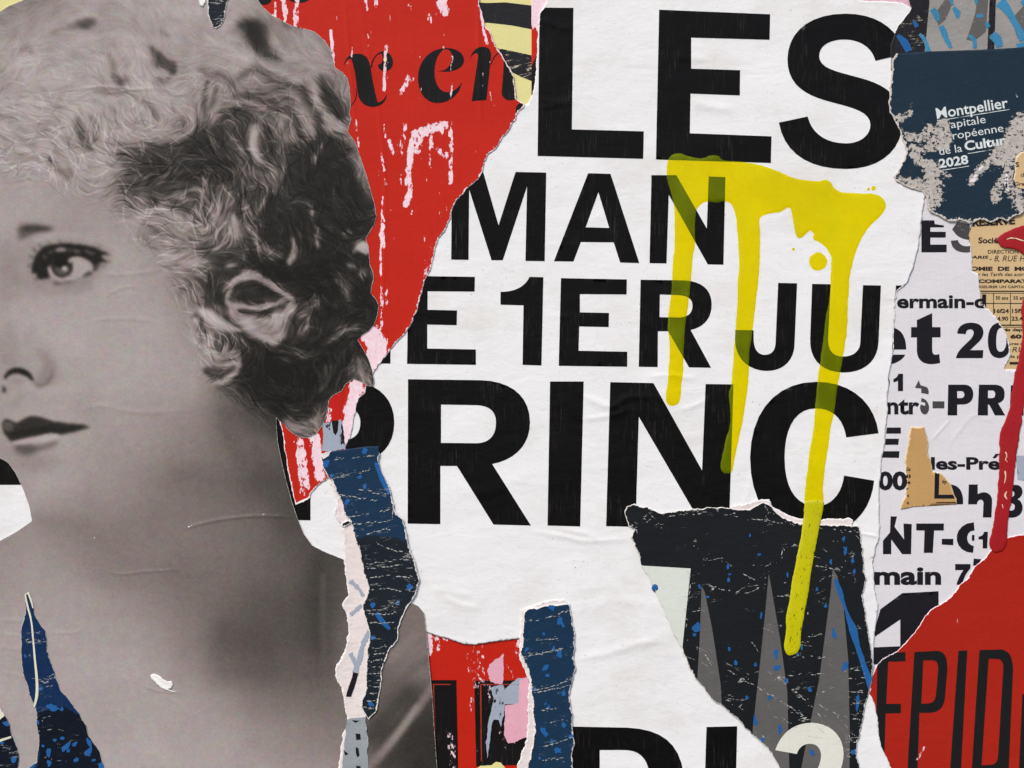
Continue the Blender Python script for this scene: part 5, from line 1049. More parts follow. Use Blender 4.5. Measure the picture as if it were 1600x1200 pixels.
def build_portrait():
    t = thing('portrait_poster', 'torn sepia photograph poster of a woman with short curly hair looking to the left', 'poster', 300, 600, 3.8)
    step = 1.45; x0, y0 = -61.0, -61.0; w, h = int(754 / step), int(1324 / step)
    Ltone = paint_portrait(x0, y0, w, h, step)
    out = sub([p for p in PO], 6)
    X = x0 + np.arange(w) * step; Y = y0 + np.arange(h) * step; XX, YY = np.meshgrid(X, Y)
    XX = XX.ravel(); YY = YY.ravel()
    ins = poly_mask(out, XX, YY); g = ins.reshape(h, w)
    q = g[:-1, :-1].astype(int) + g[1:, :-1] + g[:-1, 1:] + g[1:, 1:]
    jj, ii = np.nonzero(q >= 2)
    base = jj * w + ii
    F = np.stack([base, base + w, base + w + 1, base + 1], 1)
    used = np.unique(F)
    # snap the outer ring to the cut edge
    gm = blur(g, 2).ravel(); near = used[(gm[used] < .995)]
    e = np.full(len(XX), 14.0); e[near] = edge_distance(XX[near], YY[near], out)
    ring = used[(~ins[used]) | (e[used] < step * .55)]
    Q = np.array(out); R = np.roll(Q, -1, 0); bx = XX[ring].copy(); by = YY[ring].copy(); bd = np.full(len(ring), 1e9); nx = bx.copy(); ny = by.copy()
    for a, b in zip(Q, R):
        m = (bx > min(a[0], b[0]) - 4) & (bx < max(a[0], b[0]) + 4) & (by > min(a[1], b[1]) - 4) & (by < max(a[1], b[1]) + 4)
        if not m.any(): continue
        d, tt = seg_dist(bx[m], by[m], a[0], a[1], b[0], b[1]); k = np.nonzero(m)[0][d < bd[m]]; dd = d < bd[m]
        bd[k] = d[dd]; nx[k] = a[0] + (b[0] - a[0]) * tt[dd]; ny[k] = a[1] + (b[1] - a[1]) * tt[dd]
    XX = XX.copy(); YY = YY.copy(); XX[ring] = nx; YY[ring] = ny; e[ring] = 0
    mp = np.full(len(XX), -1); mp[used] = np.arange(len(used)); F = mp[F]
    px, py = XX[used], YY[used]; ed = e[used]
    z = height(px, py) + 3.9 + .25 * np.exp(-ed / 5)
    strokes = [(0, 1.8, 1.0, [(295, 823), (300, 821)]), (0, 1.5, .62, [(300, 821), (325, 816)]), (0, 1.6, .8, [(398, 804), (420, 803)]), (0, 1.5, .7, [(430, 805), (458, 807)]), (0, 1.6, .75, [(128, 138), (152, 134)]), (0, 1.5, .7, [(240, 118), (254, 119)]), (0, 1.5, .62, [(240, 891), (262, 889)]), (0, 1.5, .6, [(170, 899), (190, 904), (207, 901)]),
               (0, 2, .9, [(189, 848)]), (0, 2, .9, [(148, 840)]), (0, 2, .9, [(139, 677)]), (0, 2, .8, [(205, 833)])]
    wr = wear_field(px, py, strokes)
    o = make_mesh('photograph', px, py, z, F, M['portrait'], t, ed, wr, skirt=0)
    T = Ltone.ravel()[used] / 255
    lt = np.where(T < .04045, T / 12.92, ((T + .055) / 1.055) ** 2.4)
    # warm greys: shadows brownish, lights slightly rosy
    c = np.stack([lt * (1.02 + .10 * np.exp(-((T - .46) / .16) ** 2)), lt * (.89 + .04 * (1 - T)), lt * (.78 + .14 * T)], 1)
    a = o.data.attributes.new('tone', 'FLOAT_COLOR', 'POINT'); a.data.foreach_set('color', np.concatenate([c, np.ones((len(c), 1))], 1).astype(np.float32).ravel())
    # cut side of the paper
    ring_o = np.array(out); n = len(ring_o); ex = edge_distance(ring_o[:, 0], ring_o[:, 1], out) * 0
    zz = height(ring_o[:, 0], ring_o[:, 1]) + 3.9 + .25
    VX = np.concatenate([ring_o[:, 0]] * 2); VY = np.concatenate([ring_o[:, 1]] * 2); VD = np.concatenate([zz, zz - .5]); k = np.arange(n); k2 = (k + 1) % n
    FF = np.stack([k, k2, k2 + n, k + n], 1)
    make_mesh('paper_edge', VX, VY, VD, FF, M['scuff'], t)
    return t
pt = build_portrait()
sc = Sheet('paper_scuff', 'small ragged white patch where the photograph is torn at the chest', [(235, 1055), (240, 1053), (248, 1055), (255, 1061), (261, 1065), (268, 1064), (271, 1069), (268, 1076), (261, 1079), (252, 1075), (245, 1067), (238, 1061)], 4.3, M['scuff'], amp=1.2, lift=.5, spacing=4, cat='torn paper')
sc.ink('loose_fibre', [strip([(262, 1077), (270, 1080), (276, 1081)], (1.4, 1, .5))], M['scuff'], clip=False, dz=.3)

# ---- torn white and pink strip, and the dark blue cracked strip over it
tw = Sheet('torn_strip', 'long ragged strip of torn white and pink paper left of the dark blue strip', [(501, 716, 0), (512, 745), (520, 764), (526, 780), (525, 792), (522, 803), (530, 815), (534, 822), (537, 840), (537, 874), (540, 900), (542, 915), (544, 930), (536, 943), (537, 948), (541, 962), (545, 982), (541, 1010), (534, 1025), (525, 1042), (526, 1060), (534, 1075), (538, 1092), (537, 1103), (542, 1116), (543, 1122), (540, 1135), (535, 1150), (533, 1170), (528, 1200), (524, T1, 0), (578, T1, 0), (575, 1180), (574, 1150), (572, 1125), (590, 1080, 0), (600, 1000, 0), (610, 900, 0), (600, 800, 0), (560, 720, 0)],
           4.6, M['fibre'], amp=2.4, lift=.4, spacing=6, cat='torn paper', strokes=[(0, 12, .8, [(528, 770), (532, 800)]), (0, 10, .75, [(538, 830), (540, 870)]), (0, 14, .6, [(545, 880), (550, 900)]), (0, 8, .6, [(528, 1080), (536, 1180)])])
tw.ink('grey_scrap', [rough([(539, 1124), (548, 1122), (570, 1120), (574, 1150), (576, 1200), (577, 1260), (534, 1260), (536, 1190), (538, 1165), (541, 1145)], 1.5, 3)], paper('grey_speckled_scrap', (150, 156, 160), rim=0, vary=.12, bump=1, peel=(200, 200, 198)), dz=.3)
for i, pl in enumerate(([(552, 1050), (560, 1052), (555, 1070), (549, 1088), (541, 1088), (543, 1078), (549, 1062)], [(550, 1125), (562, 1126), (555, 1129)], [(556, 1146), (563, 1146), (564, 1155), (557, 1156)], [(556, 1167), (560, 1168), (562, 1180), (558, 1183), (556, 1175)], [(537, 1172), (543, 1176), (545, 1178), (539, 1180)], [(557, 1196), (564, 1197), (563, 1204), (557, 1204)])):
    tw.ink('black_mark', [rough(pl, .5, i)], RI, dz=.6)
for i, (p, w_) in enumerate((([(547, 908), (558, 916), (568, 930)], (6, 7, 5)), ([(548, 960), (558, 952), (566, 945)], (6, 6, 4)), ([(576, 985), (566, 1010), (560, 1035), (556, 1050)], (4, 8, 9, 8)), ([(548, 1020), (556, 1040)], (5, 7)))):
    tw.ink('grey_mark', [rough(strip(p, w_), 2.6, i + 9)], M['grey'], dz=.5)
s = Sheet('dark_scrap', 'tiny dark curled sliver sticking out left of the dark blue strip', [(533, 819), (540, 814), (547, 812), (548, 818), (540, 823), (534, 823)], 5.4, M['rightink'], amp=.5, lift=.4, spacing=4, cat='torn paper')

BO = [(500, 708), (516, 705, .3), (540, 702, .3), (570, 698, .3), (592, 697, .3), (593, 708), (590, 718), (592, 726), (598, 740), (608, 760), (612, 775), (616, 790), (622, 806), (631, 812), (636, 840), (642, 860), (648, 875), (652, 895), (655, 906), (652, 920), (648, 930), (645, 936), (635, 950), (628, 965), (623, 985), (622, 1000), (610, 1012), (600, 1035), (596, 1050), (596, 1070), (591, 1095), (588, 1110), (581, 1120), (577, 1125), (570, 1115), (564, 1105), (566, 1095), (572, 1075), (572, 1050), (574, 1020), (577, 1000), (577, 985), (572, 970), (567, 952), (565, 945), (572, 935), (576, 920), (570, 900), (565, 880), (562, 860), (555, 840), (550, 825), (545, 812), (537, 800), (534, 785), (527, 770), (518, 750), (510, 740), (505, 730), (503, 718)]
bs = Sheet('blue_strip', 'long dark blue cracked strip of poster running down beside the letter R', BO, 5.3, M['navy'], amp=1.7, lift=.3, spacing=5, base=(0, .08, .3), strokes=[(2, 9, 0.99, [(520, 744), (560, 738), (590, 728)]), (2, 9, 0.99, [(540, 808), (580, 803), (620, 794)]), (2, 9, 0.87, [(556, 835), (600, 828), (628, 812)]), (2, 14, 0.99, [(562, 880), (600, 878), (650, 868)]), (2, 18, 0.74, [(575, 905), (640, 892)]), (2, 16, 0.93, [(568, 948), (600, 945), (640, 930)]), (2, 30, 0.74, [(585, 1000), (585, 1100)]), (2, 22, 0.56, [(560, 765), (600, 770)]), (2, 30, 0.56, [(580, 850), (620, 860)])])
bs.ink('dark_area', [rough([(555, 840), (600, 835), (640, 845), (670, 900), (640, 960), (610, 1030), (600, 1130), (560, 1130), (560, 1000), (540, 940), (560, 860)], 5, 2)], M['slate'], dz=.25)
bs.ink('white_corner', [rough([(499, 707), (517, 704), (514, 712), (506, 717)], .6, 2)], M['white'], dz=.5)
for i, (x, y, rx, ry, a) in enumerate(((570, 705, 4, 6, 20), (510, 724, 5, 7, 40), (519, 743, 2.5, 3, 0), (563, 745, 4, 2.5, -20), (570, 760, 3, 5, 0), (543, 784, 6, 3, -55), (640, 917, 5, 5, 30), (583, 945, 4, 4, 0), (622, 942, 4, 2.5, -60), (583, 996, 4.5, 3, 0), (580, 1100, 5, 4, 20))):
    bs.ink('paint_fleck', [rough(blob(x, y, rx, ry, a, .3), .8, i)], M['blueflek'], dz=.5)
bs.ink('paint_fleck', [rough(strip([(588, 722), (594, 740), (602, 758), (609, 772)], (5, 8, 7, 4)), 1, 4)], M['blueflek'], dz=.5)
bs.ink('paint_fleck', [rough(strip([(588, 957), (598, 970), (609, 983)], (7, 8, 5)), .8, 5)], M['blueflek'], dz=.5)

folds(bs, [[(512, 749), (545, 742), (578, 735)], [(508, 722), (540, 716), (585, 712)], [(536, 808), (560, 806), (590, 800), (619, 793)], [(548, 819), (580, 817), (612, 812)], [(556, 838), (580, 832), (610, 826)], [(562, 851), (564, 872)], [(617, 790), (613, 812)],
           [(566, 881), (605, 877), (646, 868)], [(566, 887), (600, 886), (648, 878)], [(570, 903), (610, 899), (650, 905)], [(572, 921), (600, 919), (630, 924)], [(572, 952), (595, 952), (630, 938)], [(576, 958), (600, 960), (618, 955)], [(578, 972), (600, 974), (622, 970)], [(578, 1013), (592, 1012), (612, 1006)],
           [(576, 1022), (600, 1020)], [(576, 1033), (598, 1031)], [(575, 1042), (596, 1041)], [(576, 1052), (594, 1053)], [(575, 1063), (594, 1062)], [(574, 1074), (593, 1072)], [(570, 1084), (592, 1083)], [(568, 1094), (590, 1094)], [(566, 1104), (586, 1107)], [(590, 850), (612, 858), (630, 862)], [(560, 765), (590, 770), (612, 772)], [(530, 772), (560, 778), (590, 782)]], M['foldline'], w=1.35, keep=.8)

# ---- short blue strip at the bottom centre
B2 = [(818, 956), (830, 950), (850, 946, .6), (890, 943, .6), (893, 960), (897, 985), (899, 1010), (897, 1030), (900, 1045), (893, 1070), (889, 1090), (893, 1110), (895, 1140), (898, 1160), (893, 1180), (896, 1200), (892, T1, 0), (822, T1, 0), (826, 1190), (834, 1160), (835, 1130), (832, 1100), (830, 1080), (828, 1060), (822, 1040), (813, 1020), (815, 1008), (818, 985)]
s0 = Sheet('torn_strip', 'pinkish torn paper rim showing behind the short blue strip at bottom centre', [(814, 952), (838, 944), (865, 936), (882, 936), (886, 948, 0), (870, 1000, 0), (860, 1100, 0), (850, T1, 0), (806, T1, 0), (808, 1195), (820, 1165), (826, 1130), (824, 1095), (826, 1062), (820, 1045), (812, 1032), (811, 1010), (813, 980)], 3.4, M['fibre'], amp=2.2, lift=.3, spacing=6, cat='torn paper', strokes=[(0, 14, .7, [(845, 944), (870, 940)]), (0, 18, .7, [(820, 1100), (815, 1190)])])
b2 = Sheet('blue_strip', 'short dark blue cracked strip of poster at the bottom centre beside the letter D', B2, 4.0, M['navy'], amp=1.7, lift=.3, spacing=5, base=(0, .08, .25), strokes=[(2, 8, 0.99, [(815, 1026), (860, 1018), (898, 1010)]), (2, 10, 0.93, [(832, 1078), (870, 1068), (896, 1056)]), (2, 7, 0.87, [(845, 1165), (890, 1152)]), (2, 7, 0.87, [(820, 968), (890, 955)]), (2, 8, 0.87, [(840, 1186), (893, 1180)])])
for i, (x, y, rx, ry, a) in enumerate(((862, 949, 6, 4, 50), (875, 970, 5, 8, -20), (880, 977, 3, 5, -30), (850, 990, 3, 3, 0), (823, 1014, 3, 5, 30), (865, 1013, 3, 5, 0), (874, 1022, 5, 7, 20), (852, 1044, 7, 4, -35), (856, 1055, 4, 3, 0), (835, 1077, 5, 3, 0), (881, 1083, 4, 5, 20), (857, 1105, 3, 4, 0), (852, 1100, 2, 2.5, 0), (881, 1132, 4, 5, 0), (850, 1143, 5, 11, -35), (862, 1158, 2.5, 3.5, 0), (872, 1172, 6, 6, 10), (893, 1150, 5, 4, 0), (843, 1185, 2, 3, 0))):
    b2.ink('paint_fleck', [rough(blob(x, y, rx * .85, ry * .9, a, .4), .8, i)], M['blueflek'], dz=.5)

folds(b2, [[(817, 1027), (845, 1020), (870, 1016), (897, 1010)], [(818, 1024), (850, 1019), (880, 1013)], [(833, 1078), (870, 1070), (894, 1058)], [(836, 1082), (865, 1076), (892, 1070)], [(850, 1165), (870, 1160), (895, 1151)], [(840, 1187), (870, 1185), (895, 1181)], [(820, 972), (860, 964), (891, 952)], [(822, 1000), (850, 999), (875, 997)], [(860, 1130), (880, 1124)], [(838, 1110), (870, 1106)]], M['foldline'], w=1.35, keep=.8)

# ---- blue pieces in the lower left
lb = Sheet('blue_scrap', 'pointed dark blue scrap flecked with light blue paint at the lower left', [(42, 926), (46, 930), (52, 948), (55, 962), (62, 975), (70, 985), (73, 997), (73, 1015), (80, 1035), (86, 1050), (90, 1065), (95, 1078), (105, 1090), (115, 1103), (126, 1118), (134, 1133), (139, 1150), (148, 1162), (157, 1176), (160, 1190), (163, 1200), (172, T1, 0), (30, T1, 0), (44, 1200), (57, 1191), (60, 1170), (61, 1150), (58, 1130), (57, 1107), (53, 1098), (47, 1085), (42, 1065), (36, 1050), (34, 1030), (34, 1010), (33, 996), (36, 975), (40, 955), (39, 935)], 4.5, paper('deep_blue_print', (12, 42, 80), rim=.5, core=(196, 198, 190), vary=.25, streak=.15, bump=.7, crack_rot=6, crack_w=.02), amp=1.3, lift=.15, spacing=5, base=(0, .1, .15), strokes=[(2, 9, 0.93, [(45, 1072), (88, 1058)]), (2, 10, 0.62, [(35, 1000), (72, 1003)]), (1, 50, .38, [(90, 1170), (130, 1190)])], cat='torn paper')
lb.ink('dark_area', [rough([(58, 1112), (100, 1105), (130, 1120), (160, 1170), (180, 1260), (50, 1260), (62, 1180)], 4, 3)], paper('night_blue_print', (8, 18, 32), rim=.5, core=(196, 198, 190), vary=.3, streak=.1, bump=.7, crack_w=.02), dz=.25)
lb.ink('cream_line', [strip([(40, 928), (43, 945), (49, 968), (52, 995), (55, 1030), (58, 1062), (58, 1085), (54, 1104)], (2, 3, 2.6, 2.6, 3.2, 4, 4.6, 2.5))], M['creamline'], clip=False, dz=.5)
lb.ink('cream_line', [strip([(44, 925), (49, 938), (52, 950)], (3, 3, 1.5))], M['creamline'], clip=False, dz=.5)
for i, (x, y, rx, ry, a) in enumerate(((83, 1105, 9, 5, 15), (97, 1108, 3, 3, 0), (104, 1166, 9, 4.5, -45), (117, 1162, 5, 3, -40), (140, 1160, 4, 7, -20), (139, 1175, 7, 5, -50), (76, 1176, 4, 7, 5), (119, 1187, 4, 3.5, 0), (147, 1187, 3, 2.2, 0), (107, 1173, 2.6, 2.6, 0), (98, 1153, 3.5, 3, 0), (86, 1156, 3, 2.4, 0), (49, 1196, 6, 9, 20), (64, 1076, 5, 3, -30), (77, 1192, 3, 5, 0), (159, 1196, 5, 5, 0), (68, 1165, 2, 2, 0), (60, 1129, 2.5, 3, 0), (40, 1025, 2, 3, 0))):
    lb.ink('paint_fleck', [rough(blob(x, y, rx, ry, a, .35), .7, i)], M['blueflek'], dz=.5)
folds(lb, [[(34, 1001), (50, 1000), (72, 1003)], [(35, 989), (55, 988), (69, 991)], [(40, 1058), (60, 1060), (86, 1062)], [(60, 1062), (75, 1058), (86, 1052)], [(44, 1078), (62, 1075), (92, 1068)], [(60, 1143), (80, 1139), (100, 1141)], [(62, 1122), (80, 1118)], [(70, 1184), (100, 1190)]], M['foldline'], w=.9, keep=.5)
l2 = Sheet('blue_scrap', 'dark blue and cream torn corner at the very lower left edge of the photograph', [(-40, 1060, 0), (-10, 1088), (0, 1103), (4, 1112), (9, 1119), (15, 1130), (19, 1148), (22, 1155), (27, 1168), (31, 1180), (30, 1190), (28, 1200), (30, T1, 0), (-60, T1, 0), (-60, 1060, 0)], 4.5, bpy.data.materials['night_blue_print'], amp=1.1, lift=.15, spacing=5, base=(0, .1, .6), cat='torn paper')
l2.ink('cream_corner', 'M -50,1060 L -10,1088 L 0,1103 L 8,1118 L -2,1126 L -50,1130 Z', M['creamline'], dz=.5)
l2.ink('cream_line', [strip([(-20, 1164), (0, 1157), (18, 1151)], (3.5, 4, 3))], M['creamline'], dz=.5)
for x, y, rx, ry in ((10, 1130, 5, 4), (22, 1186, 4, 5), (0, 1160, 8, 2)): l2.ink('paint_fleck', [blob(x, y, rx, ry, 10, .3)], M['blueflek'], dz=.4)

# ---- small dark scrap at the top of the hair
ts = Sheet('dark_scrap', 'small dark cracked scrap hanging into the hair at the top edge', [(326, T0, 0), (360, T0, 0), (358, 0), (354, 12), (352, 22), (349, 35), (345, 42), (338, 46), (333, 42), (329, 32), (325, 22), (326, 10), (324, 0)], 4.5, M['slate'], amp=1.6, lift=.2, spacing=4, base=(0, .1, 1.1), cat='torn paper')
sw = Sheet('paper_scuff', 'small rounded white chip beside the dark scrap at the top edge', [(312, T0, 0), (322, T0, 0), (321, 5), (318, 11), (313, 9), (311, 0)], 4.5, M['scuff'], amp=.8, lift=.3, spacing=4, cat='torn paper')

# ---- black cracked poster piece with grey spikes
KO = [(990, 788), (1000, 790), (1012, 791), (1020, 797), (1035, 802), (1048, 799), (1070, 796), (1085, 795), (1100, 793), (1130, 793), (1150, 796), (1170, 797), (1180, 790), (1192, 784), (1201, 789), (1210, 798), (1222, 806), (1234, 814), (1260, 819), (1300, 820), (1342, 821), (1344, 835), (1346, 850), (1349, 870), (1350, 890), (1353, 905), (1352, 915), (1348, 930), (1350, 950), (1355, 980), (1359, 1000), (1361, 1020), (1364, 1040), (1362, 1060), (1357, 1080), (1352, 1100), (1349, 1120), (1345, 1140), (1340, 1160), (1338, 1180), (1343, 1200), (1345, T1, 0), (1226, T1, 0), (1218, 1200), (1208, 1182), (1195, 1165), (1180, 1152), (1165, 1138), (1152, 1122), (1140, 1112), (1125, 1102), (1110, 1090), (1100, 1075), (1088, 1062), (1078, 1045), (1072, 1028), (1066, 1015), (1060, 1004), (1048, 980), (1038, 955), (1025, 925), (1012, 900), (1002, 884, .3), (1000, 870), (993, 858), (991, 845), (986, 840), (991, 828), (982, 822), (978, 808), (976, 800), (980, 792)]
ko = Sheet('black_poster', 'black cracked poster piece with grey spikes and a numeral below the letter C', KO, 3.6, M['coal'], amp=1.9, lift=.28, spacing=6, base=(0, .08, .2), strokes=[(2, 12, 0.99, [(985, 823), (1010, 812), (1016, 798)]), (2, 8, 0.87, [(1040, 800), (1100, 795), (1150, 805)]), (2, 7, 0.93, [(1150, 808), (1230, 815), (1345, 832)]), (2, 7, 0.93, [(1100, 915), (1160, 924), (1190, 910)]), (2, 6, 0.93, [(1155, 895), (1195, 912)]), (2, 6, 0.87, [(1205, 930), (1240, 932)]), (2, 8, 0.93, [(1075, 1005), (1105, 1020), (1115, 1050)]), (2, 9, 0.99, [(1130, 1045), (1190, 1082), (1265, 1128)]), (2, 9, 0.99, [(1200, 1050), (1260, 1090), (1330, 1150)]), (1, 50, .3, [(1320, 850), (1330, 880)]), (2, 10, 0.93, [(1280, 1120), (1310, 1108), (1325, 1090)]), (2, 8, 0.87, [(1220, 1055), (1290, 1052)]), (2, 24, 0.68, [(1345, 1060), (1350, 1130)]), (2, 26, 0.68, [(1335, 1140), (1345, 1200)]), (2, 8, 0.87, [(1260, 885), (1330, 892)]), (2, 30, 0.50, [(1130, 1110), (1180, 1130)])])
ko.ink('white_area', 'M 1002,883.5 L 1079,888 L 1066,1012 L 1052,1000 L 1000,890 Z', M['offwhite'], dz=.25)
for d in ('M 1096,915 L 1101,925 L 1113,985 L 1126,1070 L 1128,1110 L 1088,1085 L 1093,1000 Z', 'M 1201,896 L 1207,930 L 1219,1000 L 1230,1080 L 1235,1260 L 1172,1260 L 1176,1140 L 1187,1040 L 1195,960 Z', 'M 1301,888 L 1308,900 L 1318,950 L 1325,1030 L 1328,1150 L 1326,1260 L 1240,1260 L 1280,1060 L 1297,930 Z'):
    ko.ink('grey_spike', d, M['greyspike'], dz=.3)
ko.ink('letter', 'M 1211,1172 C 1222,1142 1242,1130 1268,1129 C 1298,1130 1318,1150 1318,1178 C 1318,1200 1305,1220 1290,1260 L 1250,1260 C 1262,1225 1283,1200 1283,1180 C 1282,1168 1275,1162 1266,1162 C 1255,1162 1248,1168 1245,1178 Z', M['bone'], label='bone white numeral 2', dz=.6)
ko.ink('paint_streak', [rough(strip([(1305, 904), (1312, 925), (1322, 955), (1333, 985), (1340, 1010), (1350, 1040), (1360, 1070), (1362, 1082)], (5, 8, 5, 13, 8, 8, 11, 8)), 1, 3)], M['blueflek'], dz=.5)
for i, (x, y, rx, ry, a) in enumerate(((1318, 842, 3, 5, 0), (1321, 860, 4, 9, -10), (1332, 876, 3, 5, 0), (1335, 893, 3, 4, 0), (1298, 877, 3, 5, 0), (1172, 836, 2, 3, 0), (1186, 866, 3, 2.5, 0), (1137, 886, 3, 4, 0), (1140, 897, 3, 2, 0), (1138, 906, 3, 4, 0), (1089, 980, 9, 6, -55), (1084, 992, 4, 3, 0), (1189, 962, 2.5, 5, 0), (1303, 991, 5, 10, -15), (1212, 1021, 5, 9, -10), (1214, 1043, 8, 4, -30), (1321, 1040, 6, 10, 5), (1252, 1012, 2.5, 6, 0), (1180, 1038, 3, 4, 0), (1149, 1035, 3, 5, 0), (1265, 1077, 4, 4, 0), (1202, 1090, 4, 3, 0), (1167, 1090, 3.5, 4, 0), (1180, 1125, 4, 10, -5), (1192, 1155, 4, 5, 0), (1219, 1140, 4, 8, 0), (1340, 1098, 3, 14, 0), (1228, 1064, 4, 4, 0), (1269, 1175, 4, 6, 0), (1093, 917, 3, 4, -40), (1105, 932, 4, 2, 20), (1290, 946, 3, 5, 0), (1276, 920, 2, 4, 0), (1333, 1175, 4, 5, 0), (1246, 1022, 3, 3, 0), (1139, 1014, 2.5, 4, 0), (1230, 898, 2, 5, 0))):
    ko.ink('paint_fleck', [rough(blob(x, y, rx * .78, ry * .85, a, .45), .9, i)], M['blueflek'], dz=.6)
folds(ko, [[(985, 823), (1005, 812), (1013, 800)], [(983, 826), (1000, 822), (1018, 808)], [(1025, 820), (1045, 818)], [(1040, 801), (1080, 797), (1120, 803), (1160, 808), (1230, 818), (1345, 833)], [(1045, 806), (1100, 800), (1150, 802)], [(1194, 790), (1200, 800), (1197, 812)], [(1202, 790), (1220, 805), (1234, 815)], [(1083, 846), (1098, 848)], [(1226, 842), (1221, 870), (1210, 885)],
           [(1157, 896), (1180, 905), (1197, 912)], [(1192, 914), (1170, 925), (1130, 921), (1100, 914)], [(1168, 884), (1190, 880)], [(1208, 931), (1235, 932)], [(1075, 956), (1098, 953)], [(1072, 1002), (1095, 1016), (1112, 1040)], [(1130, 1044), (1180, 1072), (1230, 1102), (1268, 1130)], [(1200, 1050), (1230, 1070), (1272, 1108), (1290, 1135)], [(1225, 1034), (1250, 1024), (1296, 1030)], [(1232, 1055), (1290, 1052)], [(1262, 995), (1284, 990)], [(1268, 884), (1332, 893)],
           [(1272, 1085), (1300, 1075), (1322, 1060)], [(1290, 1108), (1310, 1120), (1336, 1150)], [(1130, 1092), (1145, 1094)], [(1148, 1110), (1160, 1100)], [(1079, 892), (1075, 940), (1070, 980)], [(1320, 1045), (1345, 1047)], [(1325, 1060), (1352, 1058)], [(1322, 1080), (1350, 1082)], [(1322, 1100), (1346, 1098)], [(1318, 1120), (1344, 1124)], [(1320, 1160), (1338, 1158)], [(1322, 1180), (1338, 1184)], [(1180, 1140), (1200, 1155)], [(1252, 895), (1262, 960)]], M['foldline'], w=1.2, keep=.55)
sl = []
for _ in range(46):
    x_, y_ = rng.uniform(1030, 1350), rng.uniform(830, 1195); a_ = rng.gauss(.25, .55); l_ = rng.uniform(8, 34)
    sl.append([(x_, y_), (x_ + math.cos(a_) * l_ / 2 + rng.gauss(0, 1.5), y_ + math.sin(a_) * l_ / 2 + rng.gauss(0, 1.5)), (x_ + math.cos(a_) * l_, y_ + math.sin(a_) * l_)])
folds(ko, sl, M['foldline'], w=.6, keep=.6, dz=.7, name='scratch')
kw = Sheet('torn_strip', 'thin torn white paper edge between the letter C and the black poster piece', [(1142, 792), (1160, 788), (1178, 782), (1190, 779), (1202, 780), (1206, 790), (1218, 798), (1232, 806), (1250, 811), (1290, 811), (1328, 809), (1333, 812), (1332, 824, 0), (1240, 828, 0), (1180, 805, 0), (1145, 798, 0)], 3.4, M['fibre'], amp=1.8, lift=.3, spacing=5, cat='torn paper')
s = Sheet('paint_fleck', 'single round blue paint spot on the off-white corner left of the black poster piece', blob(1023, 918, 5, 6, 0, .1), 4.2, M['blueflek'], amp=.5, lift=0, spacing=4, cat='paint')
YD = [(1257, 793), (1260, 783), (1285, 783), (1285, 800), (1281, 820), (1275, 850), (1268, 890), (1263, 925), (1258, 950), (1254, 975), (1251, 992), (1250, 1010), (1245, 1020), (1234, 1024), (1227, 1018), (1225, 1008), (1228, 985), (1228, 965), (1233, 940), (1238, 905), (1242, 885), (1248, 855), (1254, 820)]
pour('paint_drip', YD, 4.6, M['yellowthick'], .7, spacing=4, parent=yt, skirt=.6, seed=4)

# ---- dark slate poster with white text, upper right
CO = [(1400, 84, 0), (1448, 80.5, 0), (1530, 78, 0), (1600, 74, 0), (L1, 70, 0), (L1, 345, 0), (1600, 330), (1590, 335), (1575, 345), (1560, 342), (1548, 348), (1530, 343), (1515, 350), (1500, 344), (1485, 346), (1470, 338), (1455, 333), (1449, 325), (1447, 308), (1440, 300), (1425, 296), (1412, 290), (1400, 282), (1396, 275), (1405, 262), (1412, 250), (1416, 240), (1412, 225), (1408, 210), (1398, 190), (1391, 175), (1388, 160), (1390, 140), (1393, 110), (1394, 95)]
CW = [(0, 7, 1.0, [(1393, 85), (1391, 120), (1387, 165)]), (0, 13, 1.1, [(1398, 188), (1412, 183), (1421, 178)]), (0, 9, 1, [(1400, 190), (1406, 205)]), (0, 5, .8, [(1423, 152), (1424, 166)]), (0, 3, .8, [(1448, 141), (1450, 145)]), (0, 4, .7, [(1438, 185), (1442, 192)]), (0, 3, .7, [(1481, 114), (1483, 116)]), (0, 3, .7, [(1509, 114), (1511, 116)]), (0, 3, .6, [(1440, 90), (1452, 92)]), (0, 6, .9, [(1585, 146), (1588, 152)]),
 (0, 16, 1.1, [(1418, 214), (1440, 216), (1465, 212)]), (0, 18, 1.1, [(1445, 212), (1452, 203), (1462, 205)]), (0, 20, 1.2, [(1474, 195), (1478, 215), (1475, 225)]), (0, 14, 1.1, [(1425, 230), (1450, 232), (1475, 226)]), (0, 18, 1.2, [(1430, 240), (1435, 250)]), (0, 12, 1.0, [(1404, 276), (1412, 284)]), (0, 26, 1.2, [(1455, 262), (1458, 285), (1460, 310)]), (0, 26, 1.2, [(1410, 292), (1436, 292), (1445, 310)]), (0, 10, 1.0, [(1465, 265), (1482, 275)]), (0, 20, 1.0, [(1448, 300), (1452, 335)]),
 (0, 34, 1.2, [(1600, 192), (1588, 212), (1580, 235), (1565, 245), (1600, 250)]), (0, 22, 1.1, [(1592, 190), (1600, 200)]), (0, 14, 1.1, [(1550, 250), (1535, 262), (1522, 275), (1518, 284)]), (0, 18, 1.1, [(1578, 255), (1575, 275), (1560, 290), (1555, 310)]), (0, 24, 1.1, [(1582, 295), (1595, 320), (1610, 335)]), (0, 16, .9, [(1565, 245), (1550, 262)]), (0, 10, .9, [(1555, 225), (1580, 222)]),
 (0, 30, .62, [(1460, 335), (1500, 335), (1560, 335)]), (0, 14, .95, [(1455, 345), (1520, 350), (1600, 345)]), (0, 22, .55, [(1480, 325), (1540, 330)]), (1, 16, 0.0, [(1520, 275), (1530, 285)])]
